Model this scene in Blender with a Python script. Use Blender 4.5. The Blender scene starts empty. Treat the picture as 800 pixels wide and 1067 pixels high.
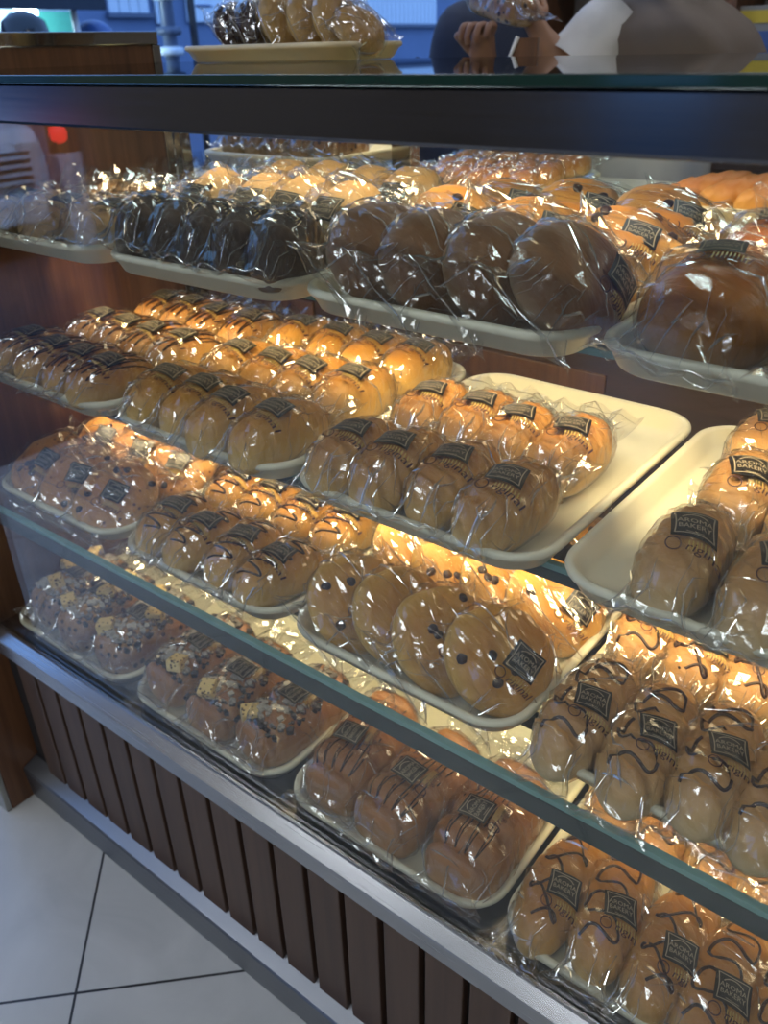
import bpy, bmesh, math, random
import numpy as np
from mathutils import Matrix, Vector
PI = math.pi
U = 0.9                      # design units -> metres
rng = random.Random(7)
S = bpy.context.scene
COL = S.collection

# ------------------------------------------------------------------ camera
cam_d = bpy.data.cameras.new('camera')
cam = bpy.data.objects.new('camera', cam_d)
COL.objects.link(cam)
cam_d.sensor_fit = 'HORIZONTAL'
cam_d.sensor_width = 36.0
cam_d.lens = 862.0 / 800.0 * 36.0
cam_d.clip_start = 0.02
cam_d.clip_end = 200
RC = Matrix(((0.789588, -0.285462, 0.543196), (0.613211, 0.400054, -0.681123), (-0.022873, 0.870901, 0.490926)))
cam.matrix_world = Matrix.Translation(Vector((0, -0.5495 * U, 1.5 * U))) @ RC.to_4x4()
cam_d.dof.use_dof = True
cam_d.dof.focus_distance = 0.95 * U
cam_d.dof.aperture_fstop = 9.0
S.camera = cam

# ------------------------------------------------------------------ world, light, exposure
S.view_settings.view_transform = 'Standard'
S.view_settings.look = 'None'
S.view_settings.exposure = 0.0
S.view_settings.gamma = 1.0
S.view_settings.use_curve_mapping = False
S.cycles.use_denoising = True
S.cycles.max_bounces = 12
S.cycles.transparent_max_bounces = 48
S.cycles.glossy_bounces = 5
S.cycles.diffuse_bounces = 4
S.cycles.caustics_reflective = False
S.cycles.caustics_refractive = False
S.cycles.sample_clamp_indirect = 6.0

W = bpy.data.worlds.new('dusk')
S.world = W
W.use_nodes = True
bgn = W.node_tree.nodes['Background']
bgn.inputs['Color'].default_value = (0.24, 0.47, 1.0, 1)
bgn.inputs['Strength'].default_value = 1.9


def area(name, loc, size, energy, color, direction=(0, 0, -1), spread=PI, group=None):
    l = bpy.data.lights.new(name, 'AREA')
    l.shape = 'RECTANGLE'
    l.size, l.size_y = size[0] * U, size[1] * U
    l.energy = energy
    l.color = color
    l.spread = spread
    o = bpy.data.objects.new(name, l)
    COL.objects.link(o)
    z = -Vector(direction).normalized()
    x = Vector((1, 0, 0))
    if abs(x.dot(z)) > 0.95:
        x = Vector((0, 1, 0))
    y = z.cross(x).normalized()
    x = y.cross(z).normalized()
    m = Matrix((x, y, z)).transposed().to_4x4()
    o.matrix_world = Matrix.Translation(Vector(loc) * U) @ m
    return o


WARM = (1.0, 0.79, 0.46)
COOL = (0.92, 0.96, 1.0)
LED = [  # x centre, y, z of the strip, length, power
    ('lowest', 0.215, 0.712, 2.7),
    ('lower', 0.27, 0.948, 3.0),
    ('middle', 0.32, 1.195, 3.8),
    ('top', 0.33, 1.44, 1.9)]
LED_LIGHTS = [area('led_light', (-0.58, y, z - 0.007), (1.78, 0.012), p, WARM, (0, 0.62, -0.78), math.radians(118)) for n, y, z, p in LED]
CEIL = [(x, y) for y in (-2.9, -1.3, 1.9) for x in (1.4, -0.5, -2.3)]
CEIL_LIGHTS = [area('ceiling_light_glow', (x, y, 2.93), (1.2, 0.16), 6.3 if y < 0 else 3.4, COOL) for x, y in CEIL]


# ------------------------------------------------------------------ materials
def nd(nt, typ, **kw):
    n = nt.nodes.new(typ)
    for k, v in kw.items():
        setattr(n, k, v)
    return n


def base_mat(name):
    m = bpy.data.materials.new(name)
    m.use_nodes = True
    nt = m.node_tree
    b = nt.nodes['Principled BSDF']
    return m, nt, b


def plain(name, col, rough=0.5, metal=0.0, emit=None, strength=0, bump=0, bscale=40, spec=0.5):
    m, nt, b = base_mat(name)
    b.inputs['Base Color'].default_value = (*col, 1)
    b.inputs['Roughness'].default_value = rough
    b.inputs['Metallic'].default_value = metal
    b.inputs['Specular IOR Level'].default_value = spec
    if emit:
        b.inputs['Emission Color'].default_value = (*emit, 1)
        b.inputs['Emission Strength'].default_value = strength
    tc = nd(nt, 'ShaderNodeTexCoord')
    no = nd(nt, 'ShaderNodeTexNoise')
    no.inputs['Scale'].default_value = bscale
    no.inputs['Detail'].default_value = 3
    nt.links.new(tc.outputs['Object'], no.inputs['Vector'])
    # faint tonal variation of the thing itself
    mx = nd(nt, 'ShaderNodeMix', data_type='RGBA', blend_type='MULTIPLY')
    mx.inputs['Factor'].default_value = 0.25
    mx.inputs[6].default_value = (*col, 1)
    rp = nd(nt, 'ShaderNodeValToRGB')
    rp.color_ramp.elements[0].position = 0.3
    rp.color_ramp.elements[0].color = (0.55, 0.55, 0.55, 1)
    rp.color_ramp.elements[1].position = 0.7
    nt.links.new(no.outputs['Fac'], rp.inputs['Fac'])
    nt.links.new(rp.outputs['Color'], mx.inputs[7])
    nt.links.new(mx.outputs[2], b.inputs['Base Color'])
    if bump:
        bp = nd(nt, 'ShaderNodeBump')
        bp.inputs['Strength'].default_value = bump
        bp.inputs['Distance'].default_value = 0.004
        nt.links.new(no.outputs['Fac'], bp.inputs['Height'])
        nt.links.new(bp.outputs['Normal'], b.inputs['Normal'])
    return m


def schlick(nt, f0, gain=1.0, power=5.0, normal=None):
    lw = nd(nt, 'ShaderNodeLayerWeight')
    lw.inputs['Blend'].default_value = 0.5
    if normal:
        nt.links.new(normal, lw.inputs['Normal'])
    pw = nd(nt, 'ShaderNodeMath', operation='POWER')
    pw.inputs[1].default_value = power
    nt.links.new(lw.outputs['Facing'], pw.inputs[0])
    ma = nd(nt, 'ShaderNodeMath', operation='MULTIPLY_ADD', use_clamp=True)
    ma.inputs[1].default_value = gain
    ma.inputs[2].default_value = f0
    nt.links.new(pw.outputs[0], ma.inputs[0])
    return ma.outputs[0]


def glass_mat(name, tint=(1, 1, 1), f0=0.04):
    m, nt, b = base_mat(name)
    nt.nodes.remove(b)
    out = nt.nodes['Material Output']
    tr = nd(nt, 'ShaderNodeBsdfTransparent')
    tr.inputs['Color'].default_value = (*tint, 1)
    gl = nd(nt, 'ShaderNodeBsdfGlossy')
    gl.inputs['Roughness'].default_value = 0.0
    mx = nd(nt, 'ShaderNodeMixShader')
    nt.links.new(schlick(nt, f0), mx.inputs[0])
    nt.links.new(tr.outputs[0], mx.inputs[1])
    nt.links.new(gl.outputs[0], mx.inputs[2])
    nt.links.new(mx.outputs[0], out.inputs['Surface'])
    return m


def film_mat():
    m, nt, b = base_mat('clear_film')
    nt.nodes.remove(b)
    out = nt.nodes['Material Output']
    tc = nd(nt, 'ShaderNodeTexCoord')
    oi = nd(nt, 'ShaderNodeObjectInfo')
    ad = nd(nt, 'ShaderNodeVectorMath', operation='ADD')
    sc = nd(nt, 'ShaderNodeVectorMath', operation='SCALE')
    cb = nd(nt, 'ShaderNodeCombineXYZ')
    for i in range(3):
        nt.links.new(oi.outputs['Random'], cb.inputs[i])
    nt.links.new(cb.outputs[0], sc.inputs[0])
    sc.inputs['Scale'].default_value = 7.0
    nt.links.new(tc.outputs['Object'], ad.inputs[0])
    nt.links.new(sc.outputs[0], ad.inputs[1])
    # creases: cell borders of a warped voronoi
    no = nd(nt, 'ShaderNodeTexNoise')
    no.inputs['Scale'].default_value = 22
    nt.links.new(ad.outputs[0], no.inputs['Vector'])
    wv = nd(nt, 'ShaderNodeVectorMath', operation='MULTIPLY_ADD')
    wv.inputs[1].default_value = (0.03, 0.03, 0.03)
    nt.links.new(no.outputs['Color'], wv.inputs[0])
    nt.links.new(ad.outputs[0], wv.inputs[2])
    v1 = nd(nt, 'ShaderNodeTexVoronoi', feature='F1')
    v1.inputs['Scale'].default_value = 26
    nt.links.new(wv.outputs[0], v1.inputs['Vector'])
    v2 = nd(nt, 'ShaderNodeTexVoronoi', feature='F1')
    v2.inputs['Scale'].default_value = 70
    nt.links.new(wv.outputs[0], v2.inputs['Vector'])
    s2 = nd(nt, 'ShaderNodeMath', operation='MULTIPLY_ADD')
    s2.inputs[1].default_value = 0.12
    nt.links.new(v2.outputs['Distance'], s2.inputs[0])
    nt.links.new(v1.outputs['Distance'], s2.inputs[2])
    bp = nd(nt, 'ShaderNodeBump')
    bp.inputs['Strength'].default_value = 0.22
    bp.inputs['Distance'].default_value = 0.010
    nt.links.new(s2.outputs[0], bp.inputs['Height'])
    tr = nd(nt, 'ShaderNodeBsdfTransparent')
    tr.inputs['Color'].default_value = (0.985, 0.985, 0.985, 1)
    gl = nd(nt, 'ShaderNodeBsdfGlossy')
    gl.inputs['Roughness'].default_value = 0.09
    nt.links.new(bp.outputs['Normal'], gl.inputs['Normal'])
    mx = nd(nt, 'ShaderNodeMixShader')
    nt.links.new(schlick(nt, 0.105, 0.75, 3.5), mx.inputs[0])
    nt.links.new(tr.outputs[0], mx.inputs[1])
    nt.links.new(gl.outputs[0], mx.inputs[2])
    nt.links.new(mx.outputs[0], out.inputs['Surface'])
    return m


def crease_glint_mat():
    m, nt, b = base_mat('film_crease_glint')  # whitish film folds, with the bag's glints put into the colour
    nt.nodes.remove(b)
    out = nt.nodes['Material Output']
    tr = nd(nt, 'ShaderNodeBsdfTransparent')
    df = nd(nt, 'ShaderNodeBsdfTranslucent')
    df.inputs['Color'].default_value = (0.9, 0.9, 0.9, 1)
    gl = nd(nt, 'ShaderNodeBsdfGlossy')
    gl.inputs['Roughness'].default_value = 0.11
    d2 = nd(nt, 'ShaderNodeBsdfDiffuse')
    m0 = nd(nt, 'ShaderNodeMixShader')
    m0.inputs[0].default_value = 0.5
    nt.links.new(df.outputs[0], m0.inputs[1])
    nt.links.new(d2.outputs[0], m0.inputs[2])
    m1 = nd(nt, 'ShaderNodeMixShader')
    m1.inputs[0].default_value = 0.75
    nt.links.new(m0.outputs[0], m1.inputs[1])
    nt.links.new(gl.outputs[0], m1.inputs[2])
    m2 = nd(nt, 'ShaderNodeMixShader')
    m2.inputs[0].default_value = 0.62
    nt.links.new(tr.outputs[0], m2.inputs[1])
    nt.links.new(m1.outputs[0], m2.inputs[2])
    nt.links.new(m2.outputs[0], out.inputs['Surface'])
    return m


def bread_mat(name, pale, gold, brown, rough=0.46, lo=0.12, mid=0.5, hi=0.95, nscale=26, speck=None):
    m, nt, b = base_mat(name)
    tc = nd(nt, 'ShaderNodeTexCoord')
    sp = nd(nt, 'ShaderNodeSeparateXYZ')
    nt.links.new(tc.outputs['Generated'], sp.inputs[0])
    no = nd(nt, 'ShaderNodeTexNoise')
    no.inputs['Scale'].default_value = nscale
    no.inputs['Detail'].default_value = 5
    nt.links.new(tc.outputs['Object'], no.inputs['Vector'])
    a = nd(nt, 'ShaderNodeMath', operation='MULTIPLY_ADD')
    a.inputs[1].default_value = 0.42
    nt.links.new(no.outputs['Fac'], a.inputs[0])
    nt.links.new(sp.outputs['Z'], a.inputs[2])
    s = nd(nt, 'ShaderNodeMath', operation='SUBTRACT')
    s.inputs[1].default_value = 0.21
    nt.links.new(a.outputs[0], s.inputs[0])
    rp = nd(nt, 'ShaderNodeValToRGB')
    e = rp.color_ramp.elements
    e[0].position, e[0].color = lo, (*pale, 1)
    e[1].position, e[1].color = hi, (*brown, 1)
    k = e.new(mid)
    k.color = (*gold, 1)
    nt.links.new(s.outputs[0], rp.inputs['Fac'])
    colour = rp.outputs['Color']
    if speck:
        v = nd(nt, 'ShaderNodeTexVoronoi')
        v.inputs['Scale'].default_value = speck[1]
        nt.links.new(tc.outputs['Object'], v.inputs['Vector'])
        lt = nd(nt, 'ShaderNodeMath', operation='LESS_THAN')
        lt.inputs[1].default_value = speck[2]
        nt.links.new(v.outputs['Distance'], lt.inputs[0])
        mx = nd(nt, 'ShaderNodeMix', data_type='RGBA')
        mx.inputs[7].default_value = (*speck[0], 1)
        nt.links.new(lt.outputs[0], mx.inputs['Factor'])
        nt.links.new(colour, mx.inputs[6])
        colour = mx.outputs[2]
    nt.links.new(colour, b.inputs['Base Color'])
    b.inputs['Roughness'].default_value = rough
    mp2 = nd(nt, 'ShaderNodeMapping')
    mp2.inputs['Scale'].default_value = (35, 130, 35)
    nt.links.new(tc.outputs['Object'], mp2.inputs['Vector'])
    n2 = nd(nt, 'ShaderNodeTexNoise')
    n2.inputs['Scale'].default_value = 1.0
    n2.inputs['Detail'].default_value = 4
    n2.inputs['Distortion'].default_value = 0.6
    nt.links.new(mp2.outputs[0], n2.inputs['Vector'])
    bp = nd(nt, 'ShaderNodeBump')
    bp.inputs['Strength'].default_value = 0.5
    bp.inputs['Distance'].default_value = 0.004
    nt.links.new(n2.outputs['Fac'], bp.inputs['Height'])
    nt.links.new(bp.outputs['Normal'], b.inputs['Normal'])
    return m


def wood_mat(name, c1, c2, scale=6, rough=0.4, axis='Z'):
    m, nt, b = base_mat(name)
    tc = nd(nt, 'ShaderNodeTexCoord')
    mp = nd(nt, 'ShaderNodeMapping')
    sc = [scale * 9, scale * 9, scale * 9]
    sc['XYZ'.index(axis)] = scale * 0.35
    mp.inputs['Scale'].default_value = sc
    nt.links.new(tc.outputs['Object'], mp.inputs['Vector'])
    no = nd(nt, 'ShaderNodeTexNoise')
    no.inputs['Scale'].default_value = 1.0
    no.inputs['Detail'].default_value = 6
    no.inputs['Roughness'].default_value = 0.65
    nt.links.new(mp.outputs[0], no.inputs['Vector'])
    rp = nd(nt, 'ShaderNodeValToRGB')
    rp.color_ramp.elements[0].position = 0.32
    rp.color_ramp.elements[0].color = (*c1, 1)
    rp.color_ramp.elements[1].position = 0.68
    rp.color_ramp.elements[1].color = (*c2, 1)
    nt.links.new(no.outputs['Fac'], rp.inputs['Fac'])
    nt.links.new(rp.outputs['Color'], b.inputs['Base Color'])
    b.inputs['Roughness'].default_value = rough
    return m


def steel_mat(name, col=(0.55, 0.55, 0.56), rough=0.28, axis='X'):
    m, nt, b = base_mat(name)
    tc = nd(nt, 'ShaderNodeTexCoord')
    mp = nd(nt, 'ShaderNodeMapping')
    sc = [420, 420, 420]
    sc['XYZ'.index(axis)] = 4
    mp.inputs['Scale'].default_value = sc
    nt.links.new(tc.outputs['Object'], mp.inputs['Vector'])
    no = nd(nt, 'ShaderNodeTexNoise')
    no.inputs['Scale'].default_value = 1.0
    nt.links.new(mp.outputs[0], no.inputs['Vector'])
    mr = nd(nt, 'ShaderNodeMapRange')
    mr.inputs['To Min'].default_value = rough - 0.06
    mr.inputs['To Max'].default_value = rough + 0.08
    nt.links.new(no.outputs['Fac'], mr.inputs['Value'])
    nt.links.new(mr.outputs[0], b.inputs['Roughness'])
    b.inputs['Base Color'].default_value = (*col, 1)
    b.inputs['Metallic'].default_value = 1.0
    return m


def tile_mat():
    m, nt, b = base_mat('floor_tile')
    ge = nd(nt, 'ShaderNodeNewGeometry')
    mp = nd(nt, 'ShaderNodeMapping', vector_type='TEXTURE')
    mp.inputs['Location'].default_value = (-1.018 * U, -0.216 * U, 0)
    mp.inputs['Rotation'].default_value = (0, 0, math.radians(45))
    mp.inputs['Scale'].default_value = (0.62, 0.62, 1)
    nt.links.new(ge.outputs['Position'], mp.inputs['Vector'])
    sp = nd(nt, 'ShaderNodeSeparateXYZ')
    nt.links.new(mp.outputs[0], sp.inputs[0])
    ds = []
    for ax in 'XY':
        w = nd(nt, 'ShaderNodeMath', operation='PINGPONG')
        w.inputs[1].default_value = 0.5
        nt.links.new(sp.outputs[ax], w.inputs[0])
        ds.append(w.outputs[0])
    mi = nd(nt, 'ShaderNodeMath', operation='MINIMUM')
    nt.links.new(ds[0], mi.inputs[0])
    nt.links.new(ds[1], mi.inputs[1])
    lt = nd(nt, 'ShaderNodeMath', operation='LESS_THAN')
    lt.inputs[1].default_value = 0.0036
    nt.links.new(mi.outputs[0], lt.inputs[0])
    no = nd(nt, 'ShaderNodeTexNoise')
    no.inputs['Scale'].default_value = 5
    no.inputs['Detail'].default_value = 8
    no.inputs['Distortion'].default_value = 1.2
    nt.links.new(ge.outputs['Position'], no.inputs['Vector'])
    rp = nd(nt, 'ShaderNodeValToRGB')
    rp.color_ramp.elements[0].position = 0.3
    rp.color_ramp.elements[0].color = (0.42, 0.425, 0.42, 1)
    rp.color_ramp.elements[1].position = 0.7
    rp.color_ramp.elements[1].color = (0.52, 0.52, 0.51, 1)
    nt.links.new(no.outputs['Fac'], rp.inputs['Fac'])
    mx = nd(nt, 'ShaderNodeMix', data_type='RGBA')
    mx.inputs[7].default_value = (0.02, 0.02, 0.022, 1)
    nt.links.new(lt.outputs[0], mx.inputs['Factor'])
    nt.links.new(rp.outputs['Color'], mx.inputs[6])
    nt.links.new(mx.outputs[2], b.inputs['Base Color'])
    b.inputs['Roughness'].default_value = 0.28
    return m


M = dict(
    film=film_mat(),
    crease=crease_glint_mat(),
    glass=glass_mat('clear_glass', (0.97, 0.985, 0.98), 0.04),
    topglass=glass_mat('top_glass', (0.86, 0.93, 0.90), 0.05),
    green=plain('green_glass_edge', (0.004, 0.026, 0.020), 0.1),
    teal=plain('teal_glass_edge', (0.20, 0.36, 0.33), 0.12),
    nose=plain('shelf_nose_paint', (0.062, 0.075, 0.072), 0.35, 0.3),
    steel=steel_mat('brushed_steel'),
    kick=steel_mat('kick_steel', (0.20, 0.21, 0.23), 0.38),
    rail=steel_mat('rail_steel', (0.42, 0.43, 0.45), 0.24),
    darksteel=steel_mat('dark_steel', (0.13, 0.13, 0.14), 0.16),
    mirror=steel_mat('polished_steel', (0.45, 0.43, 0.40), 0.07),
    deck=steel_mat('deck_steel', (0.35, 0.34, 0.33), 0.22),
    slat=wood_mat('slat_wood', (0.050, 0.026, 0.016), (0.085, 0.046, 0.028), 5, 0.45),
    slatback=plain('slat_backing', (0.012, 0.008, 0.006), 0.8),
    panel=wood_mat('panel_wood', (0.075, 0.030, 0.013), (0.165, 0.072, 0.032), 5, 0.35),
    darkwood=wood_mat('dark_wood', (0.030, 0.014, 0.009), (0.06, 0.03, 0.018), 4, 0.45, 'X'),
    grey=plain('grey_panel', (0.30, 0.30, 0.28), 0.5),
    tray=plain('cream_plastic', (0.76, 0.72, 0.55), 0.30, bscale=8),
    trayw=plain('beige_plastic', (0.70, 0.58, 0.36), 0.35, bscale=8),
    white=plain('white_paint', (0.75, 0.74, 0.72), 0.5),
    wallp=plain('wall_paint', (0.32, 0.28, 0.24), 0.7),
    ceil=plain('ceiling_paint', (0.60, 0.60, 0.58), 0.8),
    tile=tile_mat(),
    road=plain('asphalt', (0.06, 0.065, 0.075), 0.6, bump=0.3),
    black=plain('label_black', (0.010, 0.008, 0.007), 0.35),
    cream=plain('label_cream', (0.33, 0.28, 0.20), 0.5),
    script=plain('label_script', (0.07, 0.025, 0.03), 0.5),
    gold=plain('label_gold', (0.60, 0.42, 0.12), 0.45),
    choc=plain('chocolate', (0.040, 0.013, 0.007), 0.28),
    raisin=plain('raisin', (0.030, 0.012, 0.012), 0.4),
    led=plain('led_diffuser', (0.8, 0.8, 0.7), 0.5, emit=WARM, strength=6),
    lamp=plain('lamp_diffuser', (0.8, 0.8, 0.8), 0.5, emit=COOL, strength=9),
)
BM = dict(
    golden=bread_mat('golden_crust', (0.76, 0.54, 0.22), (0.64, 0.37, 0.10), (0.44, 0.18, 0.035), mid=0.45),
    amber=bread_mat('amber_crust', (0.78, 0.54, 0.20), (0.68, 0.40, 0.09), (0.53, 0.23, 0.035)),
    pale=bread_mat('pale_crust', (0.72, 0.56, 0.32), (0.66, 0.42, 0.17), (0.50, 0.24, 0.07)),
    loaf=bread_mat('loaf_crust', (0.58, 0.34, 0.12), (0.46, 0.22, 0.06), (0.32, 0.125, 0.03), mid=0.4),
    big=bread_mat('bun_crust', (0.55, 0.37, 0.20), (0.36, 0.18, 0.085), (0.27, 0.11, 0.04), 0.45, nscale=40),
    glaze=bread_mat('glazed_crust', (0.60, 0.42, 0.22), (0.55, 0.24, 0.055), (0.44, 0.13, 0.02), 0.2),
    dark=bread_mat('cocoa_crust', (0.13, 0.085, 0.062), (0.095, 0.06, 0.043), (0.12, 0.075, 0.052), 0.6, nscale=60),
    spot=bread_mat('spotted_crust', (0.72, 0.48, 0.17), (0.62, 0.34, 0.09), (0.46, 0.19, 0.04), 0.4, speck=((0.16, 0.055, 0.025), 70, 0.17)),
    fruit=bread_mat('fruit_crust', (0.50, 0.32, 0.14), (0.26, 0.12, 0.05), (0.42, 0.21, 0.06), 0.45, nscale=70, speck=((0.035, 0.016, 0.012), 55, 0.26)),
    sandwich=bread_mat('sandwich_crumb', (0.72, 0.60, 0.42), (0.74, 0.60, 0.40), (0.55, 0.33, 0.13), 0.6, lo=0.2, mid=0.7),
    braid=bread_mat('braid_crust', (0.72, 0.50, 0.20), (0.56, 0.27, 0.06), (0.36, 0.13, 0.03)),
    donut=bread_mat('donut_crust', (0.64, 0.42, 0.14), (0.50, 0.30, 0.09), (0.42, 0.22, 0.06)),
    cocoa=bread_mat('choc_glaze', (0.25, 0.12, 0.05), (0.05, 0.02, 0.012), (0.022, 0.009, 0.007), 0.25, lo=0.05, mid=0.25),
    cookie=bread_mat('cookie_chunk', (0.78, 0.60, 0.28), (0.76, 0.58, 0.25), (0.72, 0.52, 0.2), 0.5, speck=((0.06, 0.03, 0.02), 160, 0.3)),
    crumb=bread_mat('cookie_crumb', (0.02, 0.014, 0.012), (0.045, 0.03, 0.025), (0.48, 0.44, 0.37), 0.5, nscale=220, lo=0.3, mid=0.58, hi=0.8),
)


# ------------------------------------------------------------------ mesh helpers
class MB:
    def __init__(s):
        s.v, s.f, s.m, s.sm = [], [], [], []

    def add(s, verts, faces, mi=0, smooth=False):
        o = len(s.v)
        s.v += [tuple(map(float, p)) for p in verts]
        s.f += [tuple(i + o for i in f) for f in faces]
        s.m += [mi] * len(faces)
        s.sm += [smooth] * len(faces)
        return s

    def box(s, a, b, mi=0):
        (x0, y0, z0), (x1, y1, z1) = a, b
        return s.add([(x0, y0, z0), (x1, y0, z0), (x1, y1, z0), (x0, y1, z0), (x0, y0, z1), (x1, y0, z1), (x1, y1, z1), (x0, y1, z1)],
                     [(0, 3, 2, 1), (4, 5, 6, 7), (0, 1, 5, 4), (1, 2, 6, 5), (2, 3, 7, 6), (3, 0, 4, 7)], mi)

    def bbox(s, a, b, bev=0.004, mi=0, seg=2):
        bm = bmesh.new()
        bmesh.ops.create_cube(bm, size=1)
        a, b = Vector(a), Vector(b)
        for v in bm.verts:
            v.co = Vector(((v.co[i] + 0.5) * (b[i] - a[i]) + a[i]) for i in range(3))
        bmesh.ops.bevel(bm, geom=bm.edges[:], offset=bev, segments=seg, profile=0.6, affect='EDGES')
        bm.verts.index_update()
        s.add([v.co[:] for v in bm.verts], [[v.index for v in f.verts] for f in bm.faces], mi)
        bm.free()
        return s

    def tube(s, pts, r, n=8, mi=0, cap=True, flat=1.0):
        pts = [Vector(p) for p in pts]
        rs = r if hasattr(r, '__len__') else [r] * len(pts)
        vs, fs = [], []
        up = Vector((0, 0, 1))
        for i, p in enumerate(pts):
            t = (pts[min(i + 1, len(pts) - 1)] - pts[max(i - 1, 0)]).normalized()
            if abs(t.dot(up)) > 0.97:
                up = Vector((1, 0, 0))
            x = t.cross(up).normalized()
            y = x.cross(t).normalized()
            up = y
            for k in range(n):
                q = 2 * PI * k / n
                vs.append(p + x * (math.cos(q) * rs[i]) + y * (math.sin(q) * rs[i] * flat))
        for i in range(len(pts) - 1):
            for k in range(n):
                fs.append((i * n + k, i * n + (k + 1) % n, (i + 1) * n + (k + 1) % n, (i + 1) * n + k))
        if cap:
            fs.append(tuple(range(n))[::-1])
            fs.append(tuple(range((len(pts) - 1) * n, len(pts) * n)))
        return s.add(vs, fs, mi, True)

    def lathe(s, prof, c=(0, 0, 0), n=20, mi=0, sx=1, sy=1):
        vs, fs = [], []
        for r, z in prof:
            for k in range(n):
                q = 2 * PI * k / n
                vs.append((c[0] + r * math.cos(q) * sx, c[1] + r * math.sin(q) * sy, c[2] + z))
        for i in range(len(prof) - 1):
            for k in range(n):
                fs.append((i * n + k, i * n + (k + 1) % n, (i + 1) * n + (k + 1) % n, (i + 1) * n + k))
        fs.append(tuple(range(n))[::-1])
        fs.append(tuple(range((len(prof) - 1) * n, len(prof) * n)))
        return s.add(vs, fs, mi, True)

    def mesh(s, name, mats):
        me = bpy.data.meshes.new(name)
        me.from_pydata([(x * U, y * U, z * U) for x, y, z in s.v], [], s.f)
        for m in (mats if isinstance(mats, (list, tuple)) else [mats]):
            me.materials.append(m)
        me.polygons.foreach_set('material_index', s.m)
        me.polygons.foreach_set('use_smooth', s.sm)
        me.update()
        return me

    def build(s, name, mats, parent=None):
        return link(name, s.mesh(name, mats), parent)


def link(name, me, parent=None):
    o = bpy.data.objects.new(name, me)
    COL.objects.link(o)
    if parent:
        o.parent = parent
    return o


def tag(o, label, cat, group=None, kind=None):
    if label:
        o['label'] = label
    if cat:
        o['category'] = cat
    if group:
        o['group'] = group
    if kind:
        o['kind'] = kind
    return o


def thing(name, label, cat, loc=(0, 0, 0), rot=(0, 0, 0), group=None):
    o = bpy.data.objects.new(name, None)
    COL.objects.link(o)
    o.empty_display_size = 0.03
    o.location = Vector(loc) * U
    o.rotation_euler = rot
    return tag(o, label, cat, group)


def dup(root, loc, rot, label, group=None, scale=None):
    r = root.copy()
    COL.objects.link(r)
    r.location = Vector(loc) * U
    r.rotation_euler = rot
    if scale:
        r.scale = (scale,) * 3
    r['label'] = label
    if group:
        r['group'] = group
    for ch in list(root.children):
        c = ch.copy()
        COL.objects.link(c)
        c.parent = r
        for g in list(ch.children):
            d = g.copy()
            COL.objects.link(d)
            d.parent = c
    return r


def structure(o):
    o['kind'] = 'structure'
    return o


# ------------------------------------------------------------------ setting
X0, X1 = -1.5, 0.45
structure(MB().box((-3.2, -4.2, -0.05), (3.2, 3.4, 0)).build('floor', M['tile']))
structure(MB().box((-40, -40, -0.12), (20, 40, -0.055)).build('ground', M['road']))
structure(MB().box((-3.2, -4.2, 3.0), (3.2, 3.4, 3.1)).build('ceiling', M['ceil']))
structure(MB().box((-2.05, 3.3, 0), (3.2, 3.4, 3.0)).build('wall_back', M['wallp']))
structure(MB().box((3.1, -4.2, 0), (3.2, 3.3, 3.0)).build('wall_right', M['wallp']))
structure(MB().box((-1.55, -4.2, 0), (3.1, -4.1, 3.0)).box((-3.2, -4.2, 0), (-2.15, -4.1, 3.0)).box((-2.15, -4.2, 2.2), (-1.55, -4.1, 3.0)).build('wall_front', M['wallp']))
structure(MB().box((-3.2, -4.1, 0), (-3.1, -1.50, 3.0)).build('wall_left', M['wallp']))
for (x, y) in CEIL:
    t = thing('ceiling_light', None, 'ceiling light', (x, y, 2.945))
    MB().bbox((-0.64, -0.1, 0), (0.64, 0.1, 0.055), 0.008).build('lamp_housing', M['white'], t)
    MB().bbox((-0.6, -0.08, -0.008), (0.6, 0.08, 0.0), 0.003).build('diffuser', M['lamp'], t)
    t['label'] = 'long white ceiling light over the %s, %s' % ({-2.9: 'shop floor by the front wall', -1.3: 'customer side of the counter', 1.9: 'staff aisle'}[y], {-2.3: 'nearest the street', -0.5: 'middle of its row', 1.4: 'nearest the right wall'}[x])

# ------------------------------------------------------------------ the display counter
def led_strip(parent, y, z):
    st = MB().add([(x, y + a, z + b) for x in (X0, X1 - 0.1) for a, b in ((-0.012, -0.008), (0.0, 0.004), (0.012, 0.004), (0.006, 0.0))],
                  [(0, 1, 5, 4), (1, 2, 6, 5), (2, 3, 7, 6), (3, 0, 4, 7), (0, 3, 2, 1), (4, 5, 6, 7)]).build('led_strip', M['nose'], parent)
    MB().box((X0 + 0.02, y - 0.002, z - 0.0045), (X1 - 0.12, y + 0.006, z - 0.0015)).build('led_diffuser', M['led'], st)


ctr = thing('display_counter', 'long glass bakery display counter with dark slatted wooden front and steel rail', 'display counter')
mb = MB().box((X0, 0.035, 0.06), (X1, 0.05, 0.44)).box((X0, 0.05, 0.0), (X1, 0.64, 0.44))
mb.build('base_cabinet', M['slatback'], ctr)
k = -24
while True:
    xa = -0.482 + 0.0735 * (k - 0) + 0.006
    k += 1
    if xa < X0:
        continue
    if xa > X1 - 0.07:
        break
    MB().bbox((xa, 0.020, 0.075), (xa + 0.0625, 0.036, 0.45), 0.0025).build('wood_slat', M['slat'], ctr)
# kick plate
kp = MB()
pro = [(0.035, 0.105), (0.030, 0.105), (-0.003, 0.092), (-0.006, 0.088), (-0.001, 0.004), (0.006, 0.0), (0.035, 0.0)]
vs = [(x, y, z) for x in (X0, X1) for y, z in pro]
n = len(pro)
kp.add(vs, [(i, (i + 1) % n, n + (i + 1) % n, n + i) for i in range(n)] + [tuple(range(n))[::-1], tuple(range(n, 2 * n))])
kp.build('kick_plate', M['kick'], ctr)
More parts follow.
